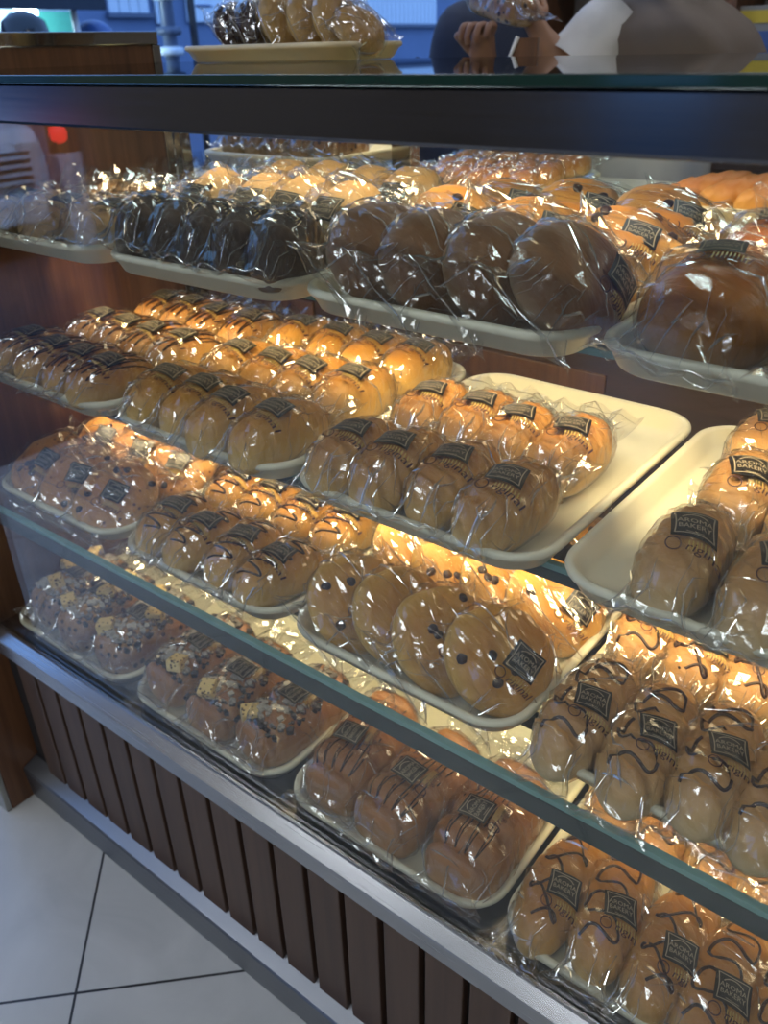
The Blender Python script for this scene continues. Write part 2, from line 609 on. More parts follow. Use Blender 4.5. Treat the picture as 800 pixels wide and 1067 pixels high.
# front rail
rl = MB()
pro = [(0.05, 0.440), (0.004, 0.446), (0.0, 0.450), (0.0, 0.481), (0.001, 0.484), (0.017, 0.4985), (0.020, 0.4995), (0.0245, 0.4995), (0.025, 0.474), (0.05, 0.472)]
n = len(pro)
vs = [(x, y, z) for x in (X0, X1) for y, z in pro]
rl.add(vs, [(i, (i + 1) % n, n + (i + 1) % n, n + i) for i in range(n)] + [tuple(range(n))[::-1], tuple(range(n, 2 * n))])
rl.build('front_rail', M['rail'], ctr)
MB().box((X0, 0.045, 0.44), (X1, 0.64, 0.472)).build('steel_deck', M['deck'], ctr)
# glass shelves: (front edge y, top z, depth of the nosing under the glass)
SH = [('lower', 0.063, 0.765, 0.030), ('middle', 0.180, 0.985, 0.015), ('top', 0.235, 1.222, 0.0)]
for (nm, y, z, nz) in SH:
    t = thing('glass_shelf', '%s glass display shelf %s' % (nm, {'lower': 'with thick grey front edge above the steel deck', 'middle': 'carrying the half-empty cream tray', 'top': 'carrying big brown buns under the steel beam'}[nm]), 'shelf')
    MB().box((X0, y + 0.010, z - 0.008), (X1, 0.655, z)).build('glass_pane', M['glass'], t)
    MB().bbox((X0, y, z - 0.008), (X1, y + 0.010, z), 0.001).build('glass_edge', M['teal'], t)
    if nz:
        MB().bbox((X0, y + 0.001, z - 0.0085 - nz), (X1, y + 0.012, z - 0.0085), 0.002).build('shelf_nosing', M['nose'], t)
    ld = [l for l in LED if l[0] == {'lower': 'lowest', 'middle': 'lower', 'top': 'middle'}[nm]][0]
    led_strip(t, ld[1], ld[2])
t = MB().box((X0, 0.026, 0.476), (X1, 0.032, 1.430)).build('sneeze_guard', M['glass'])
tag(t, 'upright clear glass pane across the counter front, reflecting the blue street', 'glass')
t = thing('counter_top', 'glass counter top with green edge over a dark steel beam', 'counter top')
MB().bbox((X0, 0.010, 1.432), (X1, 0.040, 1.4735), 0.003).build('top_beam', M['darksteel'], t)
tg = MB().box((X0, 0.006, 1.4745), (X1, 0.76, 1.4805)).build('top_glass', M['topglass'], t)
MB().bbox((X0, 0.0, 1.4735), (X1, 0.006, 1.4815), 0.001).build('green_edge', M['green'], tg)
led_strip(t, LED[3][1], LED[3][2])
for x in (X0 + 0.015, X1 - 0.02):
    t = MB().bbox((x - 0.012, 0.66, 0.472), (x + 0.012, 0.685, 1.473), 0.002).build('corner_post', M['mirror'])
    tag(t, 'polished steel rear post at the %s of the counter' % ('wood-panelled end' if x < 0 else 'right end'), 'post')
ep = thing('end_panel', 'tall wood-grain end panel with polished steel cap at left end of counter', 'panel')
MB().bbox((-1.545, -0.052, 0.0), (-1.502, 0.652, 1.512), 0.002).build('wood_board', M['panel'], ep)
MB().bbox((-1.549, -0.056, 1.512), (-1.498, 0.656, 1.535), 0.002).bbox((-1.549, 0.64, 0.5), (-1.498, 0.66, 1.512), 0.002).build('steel_cap', M['mirror'], ep)
MB().bbox((-1.58, -0.066, 0.0), (-1.503, -0.053, 0.30), 0.002).bbox((-1.62, -0.055, 0.0), (-1.547, 0.652, 0.30), 0.002).build('grey_foot', M['grey'], ep)

# ------------------------------------------------------------------ trays
def rrect(w, d, r, inset, n=8):
    pts = []
    hw, hd, r = w / 2 - inset, d / 2 - inset, max(r - inset, 0.004)
    for cx, cy, a0 in ((hw - r, hd - r, 0), (-hw + r, hd - r, PI / 2), (-hw + r, -hd + r, PI), (hw - r, -hd + r, 1.5 * PI)):
        for i in range(n + 1):
            a = a0 + PI / 2 * i / n
            pts.append((cx + r * math.cos(a), cy + r * math.sin(a)))
    return pts


def tray_mesh(w=0.376, d=0.50, h=0.031):
    prof = [(0.020, 0.0), (0.015, 0.003), (0.006, h * 0.62), (0.0015, h * 0.70), (0.0, h * 0.82), (0.001, h * 0.95), (0.004, h), (0.008, h * 0.99),
            (0.012, h * 0.9), (0.021, 0.009), (0.030, 0.005), (0.05, 0.0045)]
    vs, fs = [], []
    m = 0
    for ins, z in prof:
        ring = rrect(w, d, 0.062, ins)
        m = len(ring)
        vs += [(x, y, z) for x, y in ring]
    for i in range(len(prof) - 1):
        for k in range(m):
            fs.append((i * m + k, i * m + (k + 1) % m, (i + 1) * m + (k + 1) % m, (i + 1) * m + k))
    fs.append(tuple(range(m))[::-1])
    fs.append(tuple(range((len(prof) - 1) * m, len(prof) * m)))
    return MB().add(vs, fs, 0, True)


TRAY = tray_mesh().mesh('serving_tray', M['tray'])
TX = (-1.287, -0.902, -0.517, -0.132)
SHELVES = [('bottom', 0.472, 0.05), ('lower', 0.765, 0.09), ('middle', 0.985, 0.12), ('top', 1.222, 0.158)]
SHN = dict(bottom='steel bottom deck', lower='lower glass shelf', middle='middle glass shelf', top='top glass shelf')
TRAYTXT = {
    ('bottom', 0): 'under dark fruit loaves', ('bottom', 1): 'under cookie-topped loaves', ('bottom', 2): 'under three ridged loaves', ('bottom', 3): 'under chocolate-curl rolls',
    ('lower', 0): 'under spotted flat buns', ('lower', 1): 'under zigzag-iced rolls', ('lower', 2): 'under dimpled oval buns', ('lower', 3): 'under chocolate-looped rolls',
    ('middle', 0): 'under brown-striped rolls', ('middle', 1): 'under smooth amber rolls', ('middle', 2): 'half empty, with eight pleated rolls', ('middle', 3): 'under pale twisted rolls',
    ('top', 0): 'under pale sliced buns', ('top', 1): 'under dark cocoa rolls and sandwiches', ('top', 2): 'under big brown buns and raisin knots', ('top', 3): 'under glossy domed buns'}
for nm, z, yf in SHELVES:
    for i, x in enumerate(TX):
        o = link('serving_tray', TRAY)
        o.location = Vector((x, yf + 0.25, z)) * U
        o.rotation_euler = (0, 0, rng.uniform(-0.012, 0.012))
        tag(o, 'cream plastic tray on the %s, %s' % (SHN[nm], TRAYTXT[nm, i]), 'tray', 'cream trays on the display shelves')


# ------------------------------------------------------------------ breads
def spow(c, e):
    return np.sign(c) * np.abs(c) ** e


class Shape:
    """closed loaf-like surface P(v, a): v in -1..1 along y, a = angle around y"""
    def __init__(s, L, W, Hh, style='roll', p=2.6, e=0.85, seed=0):
        s.L, s.W, s.H, s.style, s.p, s.e = L, W, Hh, style, p, e
        r = np.random.RandomState(seed)
        s.ph = r.uniform(0, 6.28, 8)

    def P(s, v, a, off=0.0):
        v, a = np.broadcast_arrays(np.asarray(v, float), np.asarray(a, float))
        t = np.clip(1 - np.abs(v) ** s.p, 0, 1) ** (1 / s.p)
        c, d = np.cos(a), np.sin(a)
        cx, dz = spow(c, s.e), spow(d, s.e)
        ph = s.ph
        m = 1 + 0.03 * np.sin(3 * v + ph[0]) * np.sin(2 * a + ph[1]) + 0.02 * np.sin(6 * v + ph[2]) * np.sin(3 * a + ph[3])
        up = np.clip(d * 1.5 + 0.4, 0, 1)
        sh = 0 * v
        if s.style == 'pleat':
            q = (v * 3.6 + 0.55 * c + ph[4]) % 1.0
            m = m * (1 + up * (0.20 * q ** 1.5 - 0.09))
        elif s.style == 'twist':
            q = (v * 2.6 + 0.9 * c + ph[4]) % 1.0
            m = m * (1 + up * (0.16 * np.sqrt(q) - 0.10))
        elif s.style == 'loaf':
            q = np.abs(((v * 2.0 + 0.10 * c) % 1.0) - 0.5) * 2
            m = m * (1 - up * 0.24 * (1 - q) ** 3)
        elif s.style == 'knot':
            m = m * (1 + up * 0.19 * np.sin(3 * a + 5 * v + ph[4]) + up * 0.06 * np.sin(7 * v + ph[5]))
        elif s.style == 'curl':
            sh = 0.16 * np.sin(v * 2.4 + ph[4]) * s.W
            q = (v * 2.4 + 0.5 * c) % 1.0
            m = m * (1 + up * (0.07 * q - 0.03))
        x = s.W / 2 * t * cx * m + sh * 0.5
        y = s.L / 2 * v
        z = np.where(dz > 0, 0.66 * s.H * t ** 0.8 * dz * m, 0.34 * s.H * t ** 0.5 * dz)
        if s.style in ('disc', 'dimple'):
            rr = np.sqrt(v ** 2 + (c * t) ** 2)
            k = 0.42 if s.style == 'dimple' else 0.15
            z = np.where(dz > 0, z * (1 - k * np.exp(-(rr / 0.33) ** 2)) + up * 0.0025 * np.sin(9 * v + ph[5]) * np.sin(8 * c + ph[6]), z)
        if s.style == 'wedge':
            z = np.where(dz > 0, z * (0.78 + 0.25 * v), z)
        z = z + 0.34 * s.H
        nrm = np.stack([cx * t, 0.35 * v * np.abs(v), dz], -1)
        nrm = nrm / np.maximum(np.linalg.norm(nrm, axis=-1, keepdims=True), 1e-6)
        return np.stack([x, y, z], -1) + nrm * off

    def from_xy(s, x, y, off=0.0):
        v = np.clip(np.asarray(y) / (s.L / 2), -0.97, 0.97)
        t = np.clip(1 - np.abs(v) ** s.p, 0, 1) ** (1 / s.p)
        u = np.clip(np.asarray(x) / (s.W / 2 * t), -0.985, 0.985)
        a = np.arccos(spow(u, 1 / s.e))
        return s.P(v, a, off)

    def mb(s, nv=42, na=32):
        th = np.linspace(-PI / 2, PI / 2, nv)
        v = np.sin(th) * 0.9995
        a = np.linspace(0, 2 * PI, na, endpoint=False)
        g = s.P(v[:, None], a[None, :]).reshape(-1, 3)
        fs = []
        for i in range(nv - 1):
            for k in range(na):
                fs.append((i * na + k, i * na + (k + 1) % na, (i + 1) * na + (k + 1) % na, (i + 1) * na + k))
        fs.append(tuple(range(na))[::-1])
        fs.append(tuple(range((nv - 1) * na, nv * na)))
        return MB().add(g, fs, 0, True)

    def bag(s, seed, tf=0.03, tb=0.05, lift_f=0.42, lift_b=0.7, fat=1.06):
        r = np.random.RandomState(seed)
        nv, na = 28, 24
        q = np.linspace(-1, 1, nv)
        B = 0.70
        a = np.linspace(0, 2 * PI, na, endpoint=False)
        rows = []
        for qi in q:
            v = np.clip(qi / B, -1, 1)
            t = max(0.0, 1 - abs(v) ** s.p) ** (1 / s.p)
            e = max(0.0, (abs(qi) - B) / (1 - B))
            tail, lift = (tf, lift_f) if qi < 0 else (tb, lift_b)
            hw = s.W / 2 * max(t, 0.62) * fat
            hw = hw * (1 - e) + (s.W / 2 * 1.10) * e
            tt = max(t ** 0.8, 0.40)
            top = 0.66 * s.H * tt * fat + 0.002
            bot = 0.34 * s.H * max(t ** 0.5, 0.4)
            sq = (1 - e) ** 1.6
            zc = 0.34 * s.H * (1 - e) + lift * s.H * e
            y = s.L / 2 * 1.015 * v + math.copysign(tail * e, qi)
            c, d = np.cos(a), np.sin(a)
            x = hw * spow(c, 0.8)
            z = np.where(d > 0, top * spow(d, 0.75), bot * spow(d, 0.8)) * sq
            z = z + zc + e * 0.006 * np.sin(x * 160 + seed)
            rows.append(np.stack([x, np.full(na, y), z], -1))
        g = np.array(rows)
        # unwrapped coordinates for crease lines
        uu = np.cumsum(np.r_[0, np.linalg.norm(np.diff(g[:, 6], axis=0), axis=1)])[:, None] + 0 * a[None]
        ww = (a[None] / (2 * PI)) * (s.W + s.H) * 2 + 0 * q[:, None]
        disp = 0 * uu
        um, wm = uu.max(), ww.max()
        for i in range(30):
            an = r.uniform(0, PI)
            px, py = r.uniform(0, um), r.uniform(0, wm / 2)
            dl = (uu - px) * math.sin(an) - (ww - py) * math.cos(an)
            al = (uu - px) * math.cos(an) + (ww - py) * math.sin(an)
            wd = r.uniform(0.006, 0.014)
            ln = r.uniform(0.02, 0.07)
            disp += r.choice([1, 1, -0.5]) * r.uniform(0.003, 0.0075) * np.clip(1 - np.abs(dl) / wd, 0, 1) * np.clip(1 - np.abs(al) / ln, 0, 1)
        nr = np.stack([np.cos(a), 0 * a, np.sin(a)], -1)[None]
        lowmask = np.clip(np.sin(a) * 2 + 0.6, 0.0, 1)[None]
        g = g + nr * (disp * lowmask)[..., None] + nr * r.normal(0, 0.0016, g.shape[:2])[..., None] * lowmask[..., None]
        g[..., 2] = np.maximum(g[..., 2], -0.001)
        fs = []
        for i in range(nv - 1):
            for k in range(na):
                fs.append((i * na + k, i * na + (k + 1) % na, (i + 1) * na + (k + 1) % na, (i + 1) * na + k))
        mb = MB().add(g.reshape(-1, 3), fs, 0, False)
        # sharp folded creases: narrow whitish ribbons of film, standing in for its glint streaks
        def at(i, k):
            i = min(max(i, 0.0), nv - 1.001)
            i0, k0 = int(i), int(math.floor(k))
            fi, fk = i - i0, k - k0
            k0, k1 = k0 % na, (k0 + 1) % na
            return (g[i0, k0] * (1 - fi) + g[i0 + 1, k0] * fi) * (1 - fk) + (g[i0, k1] * (1 - fi) + g[i0 + 1, k1] * fi) * fk
        def ribbon(path, wmax, tilt):
            P = np.array([at(i, k) for i, k in path])
            n = len(P)
            T = np.gradient(P, axis=0)
            T /= np.maximum(np.linalg.norm(T, axis=1, keepdims=True), 1e-6)
            N = np.stack([P[:, 0] / s.W * 2, 0.3 * P[:, 1] / s.L, (P[:, 2] / s.H - 0.25) * 2], 1)
            N -= (N * T).sum(1, keepdims=True) * T
            N /= np.maximum(np.linalg.norm(N, axis=1, keepdims=True), 1e-6)
            B = np.cross(T, N)
            tw = (tilt + r.normal(0, 0.45, n))[:, None]
            D = B * np.cos(tw) + N * np.sin(tw)
            w = wmax * np.sin(np.linspace(0.15, PI - 0.15, n))[:, None]
            C = P + N * 0.0012
            V = np.concatenate([C - D * w, C + N * w * 0.8, C + D * w])
            F = []
            for i in range(n - 1):
                F += [(i, i + 1, n + i + 1, n + i), (n + i, n + i + 1, 2 * n + i + 1, 2 * n + i)]
            mb.add(V, F, 1, False)
        for c in range(18):
            i, k = r.uniform(2, nv - 3), r.uniform(-1, na / 2 + 1)
            an = r.uniform(0, 2 * PI)
            ln = r.uniform(2.5, 7.5)
            bend = r.normal(0, 0.25)
            pts = []
            for q2 in np.linspace(0, 1, 7):
                pts.append((i + math.cos(an) * ln * q2, k + math.sin(an) * ln * 0.8 * q2))
                an += bend / 7 + (r.normal(0, 0.5) if r.rand() < 0.15 else 0)
            ribbon(pts, r.choice([0.0005, 0.0008, 0.0012, 0.0020]), r.uniform(-0.6, 0.6))
        for i in (1, nv - 2):      # heat-sealed ends and folds running from them
            ribbon([(i, k) for k in np.linspace(0, na / 2, 14)], 0.0011, 0.2)
            for c in range(5):
                k = r.uniform(1, na / 2 - 1)
                e = 1 if i == 1 else -1
                ribbon([(i + e * q2 * r.uniform(4, 8), k + q2 * r.uniform(-.6, .6)) for q2 in np.linspace(0, 1, 6)], r.uniform(0.0007, 0.0016), r.uniform(-0.6, 0.6))
        return mb


def text_tris(txt, size, shear=0.0):
    cu = bpy.data.curves.new('t', 'FONT')
    cu.body = txt
    cu.size = size
    cu.shear = shear
    cu.align_x = 'CENTER'
    cu.align_y = 'CENTER'
    cu.resolution_u = 2
    ob = bpy.data.objects.new('t', cu)
    me = bpy.data.meshes.new_from_object(ob)
    v = [(p.co.x, p.co.y) for p in me.vertices]
    f = [tuple(p.vertices) for p in me.polygons]
    bpy.data.objects.remove(ob)
    bpy.data.curves.remove(cu)
    bpy.data.meshes.remove(me)
    return v, f


def label_flat():
    """list of (verts2d, faces, material, height)"""
    out = []
    h = 0.0190
    n = 10
    g = [(-h + 2 * h * i / n, -h + 2 * h * j / n) for j in range(n + 1) for i in range(n + 1)]
    out.append((g, [(j * (n + 1) + i, j * (n + 1) + i + 1, (j + 1) * (n + 1) + i + 1, (j + 1) * (n + 1) + i) for j in range(n) for i in range(n)], 0, 0.0))
    hf = h * 0.84
    w = 0.00055
    for s in range(4):
        v = []
        for i in range(n + 1):
            t = -hf + 2 * hf * i / n
            bow = 0.0012 * (1 - (t / hf) ** 2)
            for o in (-w, w):
                p = (t, hf + o - bow) if s < 2 else (hf + o - bow, t)
                if s % 2:
                    p = (-p[0], -p[1])
                v.append(p)
        f = [(2 * i, 2 * i + 1, 2 * i + 3, 2 * i + 2) for i in range(n)]
        out.append((v, f, 1, 0.0009))
    for txt, sz, dy, sx in (('AROMA', 0.0086, 0.0022, 0.92), ('BAKERY', 0.0086, -0.0056, 0.86)):
        v, f = text_tris(txt, sz)
        out.append(([(x * sx, y + dy) for x, y in v], f, 1, 0.0009))
    v = []
    for i in range(9):
        q = PI * (0.22 + 0.56 * i / 8)
        for rr in (0.0125, 0.0137):
            v.append((rr * math.cos(q), rr * math.sin(q) - 0.001))
    out.append((v, [(2 * i, 2 * i + 1, 2 * i + 3, 2 * i + 2) for i in range(8)], 1, 0.0009))
    out.append(([(-0.007, -0.0128), (0.007, -0.0128), (0.007, -0.0121), (-0.007, -0.0121)], [(0, 1, 2, 3)], 1, 0.0009))
    # gold wheat stripes and the script below the square
    for i in range(9):
        x = -0.004 + i * 0.0032
        y = -0.0210 - 0.0006 * abs(i - 4)
        out.append(([(x, y), (x + 0.0011, y), (x - 0.0005 + 0.0011, y - 0.011), (x - 0.0005, y - 0.011)], [(0, 1, 2, 3)], 3, 0.0))
    v = []
    for i in range(17):
        q = 2 * PI * i / 16
        for rr in (0.82, 1.0):
            v.append((-0.0165 + 0.0068 * rr * math.cos(q), -0.0300 + 0.0085 * rr * math.sin(q)))
    out.append((v, [(2 * i, 2 * i + 1, 2 * i + 3, 2 * i + 2) for i in range(16)], 2, 0.0008))
    v, f = text_tris('riginal', 0.0135, 0.35)
    out.append(([(x + 0.0085, y - 0.0315) for x, y in v], f, 2, 0.0008))
    return out


LABEL = label_flat()


def label_mesh(shape, cx, cy, ang, scale=1.0, off=0.0085, plain_only=False):
    mb = MB()
    ca, sa = math.cos(ang), math.sin(ang)
    style = shape.style
    if style in ('pleat', 'twist', 'loaf', 'knot', 'curl'):
        shape.style = 'roll'      # the film bridges the folds of the crust
    for v, f, mi, h in LABEL:
        if plain_only and mi > 1:
            continue
        v = np.array(v) * scale
        x = cx + v[:, 0] * ca - v[:, 1] * sa
        y = cy + v[:, 0] * sa + v[:, 1] * ca
        mb.add(shape.from_xy(x, y, off + h), f, mi)
    shape.style = style
    return mb.mesh('printed_label', [M['black'], M['cream'], M['script'], M['gold']])


def drizzle_mesh(shape, style, seed):
    r = np.random.RandomState(seed)
    n = 90
    t = np.linspace(0, 1, n)
    if style == 'zig':
        y = shape.L * (-0.40 + 0.80 * t)
        x = shape.W * 0.30 * np.sin(t * 2 * PI * 4.5 + seed) * (1 - 0.3 * (2 * t - 1) ** 2)
    elif style == 'loop':
        y = shape.L * (-0.36 + 0.72 * t + 0.05 * np.sin(t * 2 * PI * 3.0 * 2))
        x = shape.W * 0.27 * np.sin(t * 2 * PI * 3.0 + seed)
    else:
        y = shape.L * 0.38 * np.sin(t * 2 * PI * 4.5 + seed)
        x = shape.W * (-0.36 + 0.72 * t)
    p = shape.from_xy(x + r.normal(0, 0.0003, n), y, 0.0008)
    return MB().tube(p, 0.0013 if style == 'lines' else 0.0021, 6, flat=0.7).mesh('chocolate_drizzle', M['choc'])


def lump_mesh(name, mat, r, seed):
    rr = np.random.RandomState(seed)
    bm = bmesh.new()
    bmesh.ops.create_icosphere(bm, subdivisions=2, radius=r)
    for v in bm.verts:
        v.co = v.co * (1 + rr.uniform(-0.08, 0.08)) * 1.0
        v.co.z *= 0.6
    mb = MB().add([v.co[:] for v in bm.verts], [[v.index for v in f.verts] for f in bm.faces], 0, True) if not bm.verts.index_update() else None
    bm.free()
    return mb.mesh(name, mat)


RAISIN = lump_mesh('raisin', M['raisin'], 0.0075, 3)
CHUNK = MB().bbox((-0.016, -0.014, -0.010), (0.016, 0.014, 0.012), 0.003, 0, 2).mesh('cookie_chunk', BM['cookie'])

KINDS = {}


def kind(key, name, part, shape, mat, desc, lab=(0.0, 0.0, 0.0), driz=None, raisins=0, chunks=0, crumbs=False, bagk={}, lscale=1.0, nobag=False, cat='bread', plain_label=False):
    """a prototype per bag variant; returns a dict used by put()"""
    me = shape.mb().mesh(part, mat)
    d = dict(name=name, desc=desc, cat=cat, shape=shape, me=me, part=part, first=True)
    d['bags'] = [] if nobag else [shape.bag(11 * len(KINDS) + i, **bagk).mesh('clear_bag', [M['film'], M['crease']]) for i in range(3)]
    d['label'] = label_mesh(shape, lab[0], lab[1], lab[2], lscale, plain_only=plain_label) if lab else None
    d['driz'] = [drizzle_mesh(shape, driz, 5 + i) for i in range(2)] if driz else None
    d['raisins'], d['chunks'] = raisins, chunks
    d['crumbs'] = None
    if crumbs:
        r = np.random.RandomState(4)
        mb = MB()
        for i in range(230):
            x, y = r.uniform(-0.42, 0.42) * shape.W, r.uniform(-0.42, 0.42) * shape.L
            c = shape.from_xy(x, y, 0.001)
            h = r.uniform(0.0018, 0.0055)
            q = r.uniform(0, PI)
            vv = []
            for sz in (-1, 1):
                for sx, sy in ((-1, -1), (1, -1), (1, 1), (-1, 1)):
                    X, Y = sx * h * r.uniform(0.7, 1.3), sy * h * r.uniform(0.7, 1.3)
                    vv.append((c[0] + X * math.cos(q) - Y * math.sin(q), c[1] + X * math.sin(q) + Y * math.cos(q), c[2] + sz * h * 0.7))
            mb.add(vv, [(0, 3, 2, 1), (4, 5, 6, 7), (0, 1, 5, 4), (1, 2, 6, 5), (2, 3, 7, 6), (3, 0, 4, 7)])
        d['crumbs'] = mb.mesh('crumb_topping', BM['crumb'])
    KINDS[key] = d
    return d


def put(key, x, y, zfloor, label, group, yaw=0.0, tilt=(0.0, 0.0), scale=None):
    d = KINDS[key]
    rot = Matrix.Rotation(yaw, 3, 'Z') @ Matrix.Rotation(tilt[1], 3, 'Y') @ Matrix.Rotation(tilt[0], 3, 'X')
    zs = [(rot @ v.co).z for v in d['me'].vertices]
    r = bpy.data.objects.new(d['name'], None)
    COL.objects.link(r)
    r.empty_display_size = 0.03
    r.location = (x * U, y * U, zfloor * U - min(zs) * (scale or 1))
    r.rotation_euler = rot.to_euler()
    if scale:
        r.scale = (scale,) * 3
    tag(r, label, d['cat'], group)
    b = link(d['part'], d['me'], r)
    sh = d['shape']
    if d['driz']:
        link('chocolate_drizzle', rng.choice(d['driz']), b)
    if d['crumbs']:
        c = link('crumb_topping', d['crumbs'], b)
        c['kind'] = 'stuff'
        c['label'] = 'dark and cream cookie crumbs'
    for i in range(d['raisins']):
        p = sh.from_xy(rng.uniform(-0.34, 0.34) * sh.W, rng.uniform(-0.38, 0.38) * sh.L, -0.001)
        o = link('raisin', RAISIN, b)
        o.location = Vector(p) * U
        o.rotation_euler = (rng.uniform(-.5, .5), rng.uniform(-.5, .5), rng.uniform(0, 6))
    for i in range(d['chunks']):
        p = sh.from_xy(rng.uniform(-0.3, 0.3) * sh.W, (-0.30 + 0.6 * i / max(1, d['chunks'] - 1)) * sh.L + rng.uniform(-.01, .01), 0.004)
        o = link('cookie_chunk', CHUNK, b)
        o.location = Vector(p) * U
        o.rotation_euler = (rng.uniform(-.3, .3), rng.uniform(-.3, .3), rng.uniform(0, 6))
    if d['bags']:
        g = link('clear_bag', rng.choice(d['bags']), r)
        if d['label']:
            link('printed_label', d['label'], g)
    return r


HP = PI / 2
kind('fruit_loaf', 'fruit_loaf', 'loaf', Shape(0.20, 0.112, 0.085, 'roll', 4.5, 0.7, 1), BM['fruit'], 'dark fruit loaf topped with yellow chunks', (0.0, -0.005, HP), raisins=5, chunks=3, crumbs=True)
kind('cookie_loaf', 'cookie_loaf', 'loaf', Shape(0.205, 0.114, 0.085, 'loaf', 4.5, 0.7, 2), BM['loaf'], 'brown loaf topped with cookie crumbs', (0.005, -0.005, HP), chunks=1, crumbs=True)
kind('ridged_loaf', 'ridged_loaf', 'loaf', Shape(0.21, 0.116, 0.088, 'loaf', 5.0, 0.68, 3), BM['loaf'], 'ridged brown loaf with chocolate lines', (-0.005, -0.02, HP), driz='lines')
kind('curl_roll', 'chocolate_curl_roll', 'roll', Shape(0.195, 0.084, 0.072, 'curl', 2.4, 0.85, 4), BM['golden'], 'golden roll with chocolate curl', (0.012, -0.02, 0.3), driz='loop', lscale=0.9)
kind('spot_bun', 'spotted_bun', 'bun', Shape(0.155, 0.145, 0.045, 'disc', 2.1, 0.95, 5), BM['spot'], 'flat round bun with dark spots', (0.012, 0.0, 0.2), raisins=6, bagk=dict(tf=0.02, tb=0.02, lift_b=0.4))
kind('zig_roll', 'zigzag_roll', 'roll', Shape(0.155, 0.086, 0.072, 'roll', 2.5, 0.85, 6), BM['amber'], 'golden roll with chocolate zigzag', (0.006, 0.0, 0.2), driz='zig')
kind('dimple_bun', 'dimpled_bun', 'bun', Shape(0.14, 0.145, 0.046, 'dimple', 2.1, 0.95, 7), BM['amber'], 'oval dimpled bun with raisins', (0.02, 0.01, 0.2), raisins=4, bagk=dict(tf=0.02, tb=0.02, lift_b=0.4))
kind('loop_roll', 'looped_roll', 'roll', Shape(0.195, 0.086, 0.074, 'pleat', 2.4, 0.85, 8), BM['pale'], 'pleated roll with chocolate loops', (0.010, -0.015, 0.3), driz='loop', lscale=0.9)
kind('stripe_roll', 'striped_roll', 'roll', Shape(0.155, 0.088, 0.072, 'roll', 2.6, 0.85, 9), BM['golden'], 'golden roll with brown stripes', (0.006, -0.005, 0.15), driz='lines')
kind('smooth_roll', 'amber_roll', 'roll', Shape(0.16, 0.088, 0.078, 'roll', 2.6, 0.85, 10), BM['amber'], 'smooth amber roll', (0.006, -0.005, 0.15))
kind('pleat_roll', 'pleated_roll', 'roll', Shape(0.155, 0.086, 0.080, 'pleat', 2.6, 0.85, 11), BM['golden'], 'golden pleated roll', (0.002, -0.005, 0.25))
kind('twist_roll', 'twisted_roll', 'roll', Shape(0.165, 0.082, 0.080, 'twist', 2.4, 0.85, 12), BM['pale'], 'pale twisted roll', (0.006, -0.01, 0.3))
kind('slice_bun', 'sliced_bun', 'bun', Shape(0.15, 0.11, 0.075, 'wedge', 3.2, 0.75, 13), BM['pale'], 'pale sliced bun', (0.01, 0.0, 0.2), bagk=dict(tb=0.05, lift_b=1.25, fat=1.15))
kind('cocoa_roll', 'cocoa_roll', 'roll', Shape(0.12, 0.072, 0.088, 'knot', 2.4, 0.85, 14), BM['dark'], 'dark cocoa roll', (0.0, 0.015, 0.2), bagk=dict(tb=0.05, lift_b=0.9, fat=1.15), lscale=0.85)
kind('sandwich', 'sandwich', 'bread_slice', Shape(0.12, 0.09, 0.092, 'wedge', 5, 0.55, 15), BM['sandwich'], 'pale wedge sandwich', (0.0, -0.02, 0.1), raisins=1, bagk=dict(tb=0.045, lift_b=0.6, fat=1.1))
kind('big_bun', 'big_bun', 'bun', Shape(0.145, 0.135, 0.066, 'roll', 2.2, 0.92, 16), BM['big'], 'big brown round bun', (0.03, 0.012, 0.3), bagk=dict(tf=0.03, tb=0.035, lift_b=0.6, fat=1.05))
kind('raisin_knot', 'raisin_knot', 'bun', Shape(0.16, 0.14, 0.074, 'knot', 2.3, 0.9, 17), BM['golden'], 'orange knotted bun with raisins', (0.025, 0.0, 0.3), raisins=6, bagk=dict(tf=0.03, tb=0.035, lift_b=0.5))
kind('glazed_bun', 'glazed_bun', 'bun', Shape(0.165, 0.135, 0.092, 'roll', 2.2, 0.92, 18), BM['glaze'], 'glossy domed bun', (-0.01, 0.012, 0.2), bagk=dict(tf=0.05, tb=0.04, lift_b=0.9))
kind('donut', 'sugared_donut', 'donut', Shape(0.115, 0.115, 0.055, 'dimple', 2.1, 0.95, 19), BM['donut'], 'sugared donut', None, bagk=dict(tf=0.02, tb=0.02))
kind('choc_donut', 'glazed_donut', 'donut', Shape(0.115, 0.115, 0.055, 'dimple', 2.1, 0.95, 20), BM['cocoa'], 'chocolate donut', None, bagk=dict(tf=0.02, tb=0.02))
kind('back_loaf', 'tea_loaf', 'loaf', Shape(0.13, 0.072, 0.085, 'loaf', 4, 0.7, 21), BM['fruit'], 'small brown tea loaf', (0.0, -0.035, 0.0), lscale=0.8, plain_label=True)
kind('croissant', 'glazed_bread', 'roll', Shape(0.14, 0.075, 0.06, 'twist', 2.0, 0.9, 22), BM['braid'], 'glossy brown roll', None)
kind('braid', 'braided_bread', 'braid', Shape(0.20, 0.062, 0.05, 'twist', 2.2, 0.9, 23), BM['braid'], 'plaited bread', None, nobag=True)

COLW = {1: ['alone'], 2: ['left', 'right'], 3: ['left', 'middle', 'right'], 4: ['leftmost', 'second from left', 'second from right', 'rightmost'],
        5: ['leftmost', 'second from left', 'middle', 'second from right', 'rightmost']}
ROWW = {1: ['row'], 2: ['front row', 'back row'], 3: ['front row', 'middle row', 'back row']}


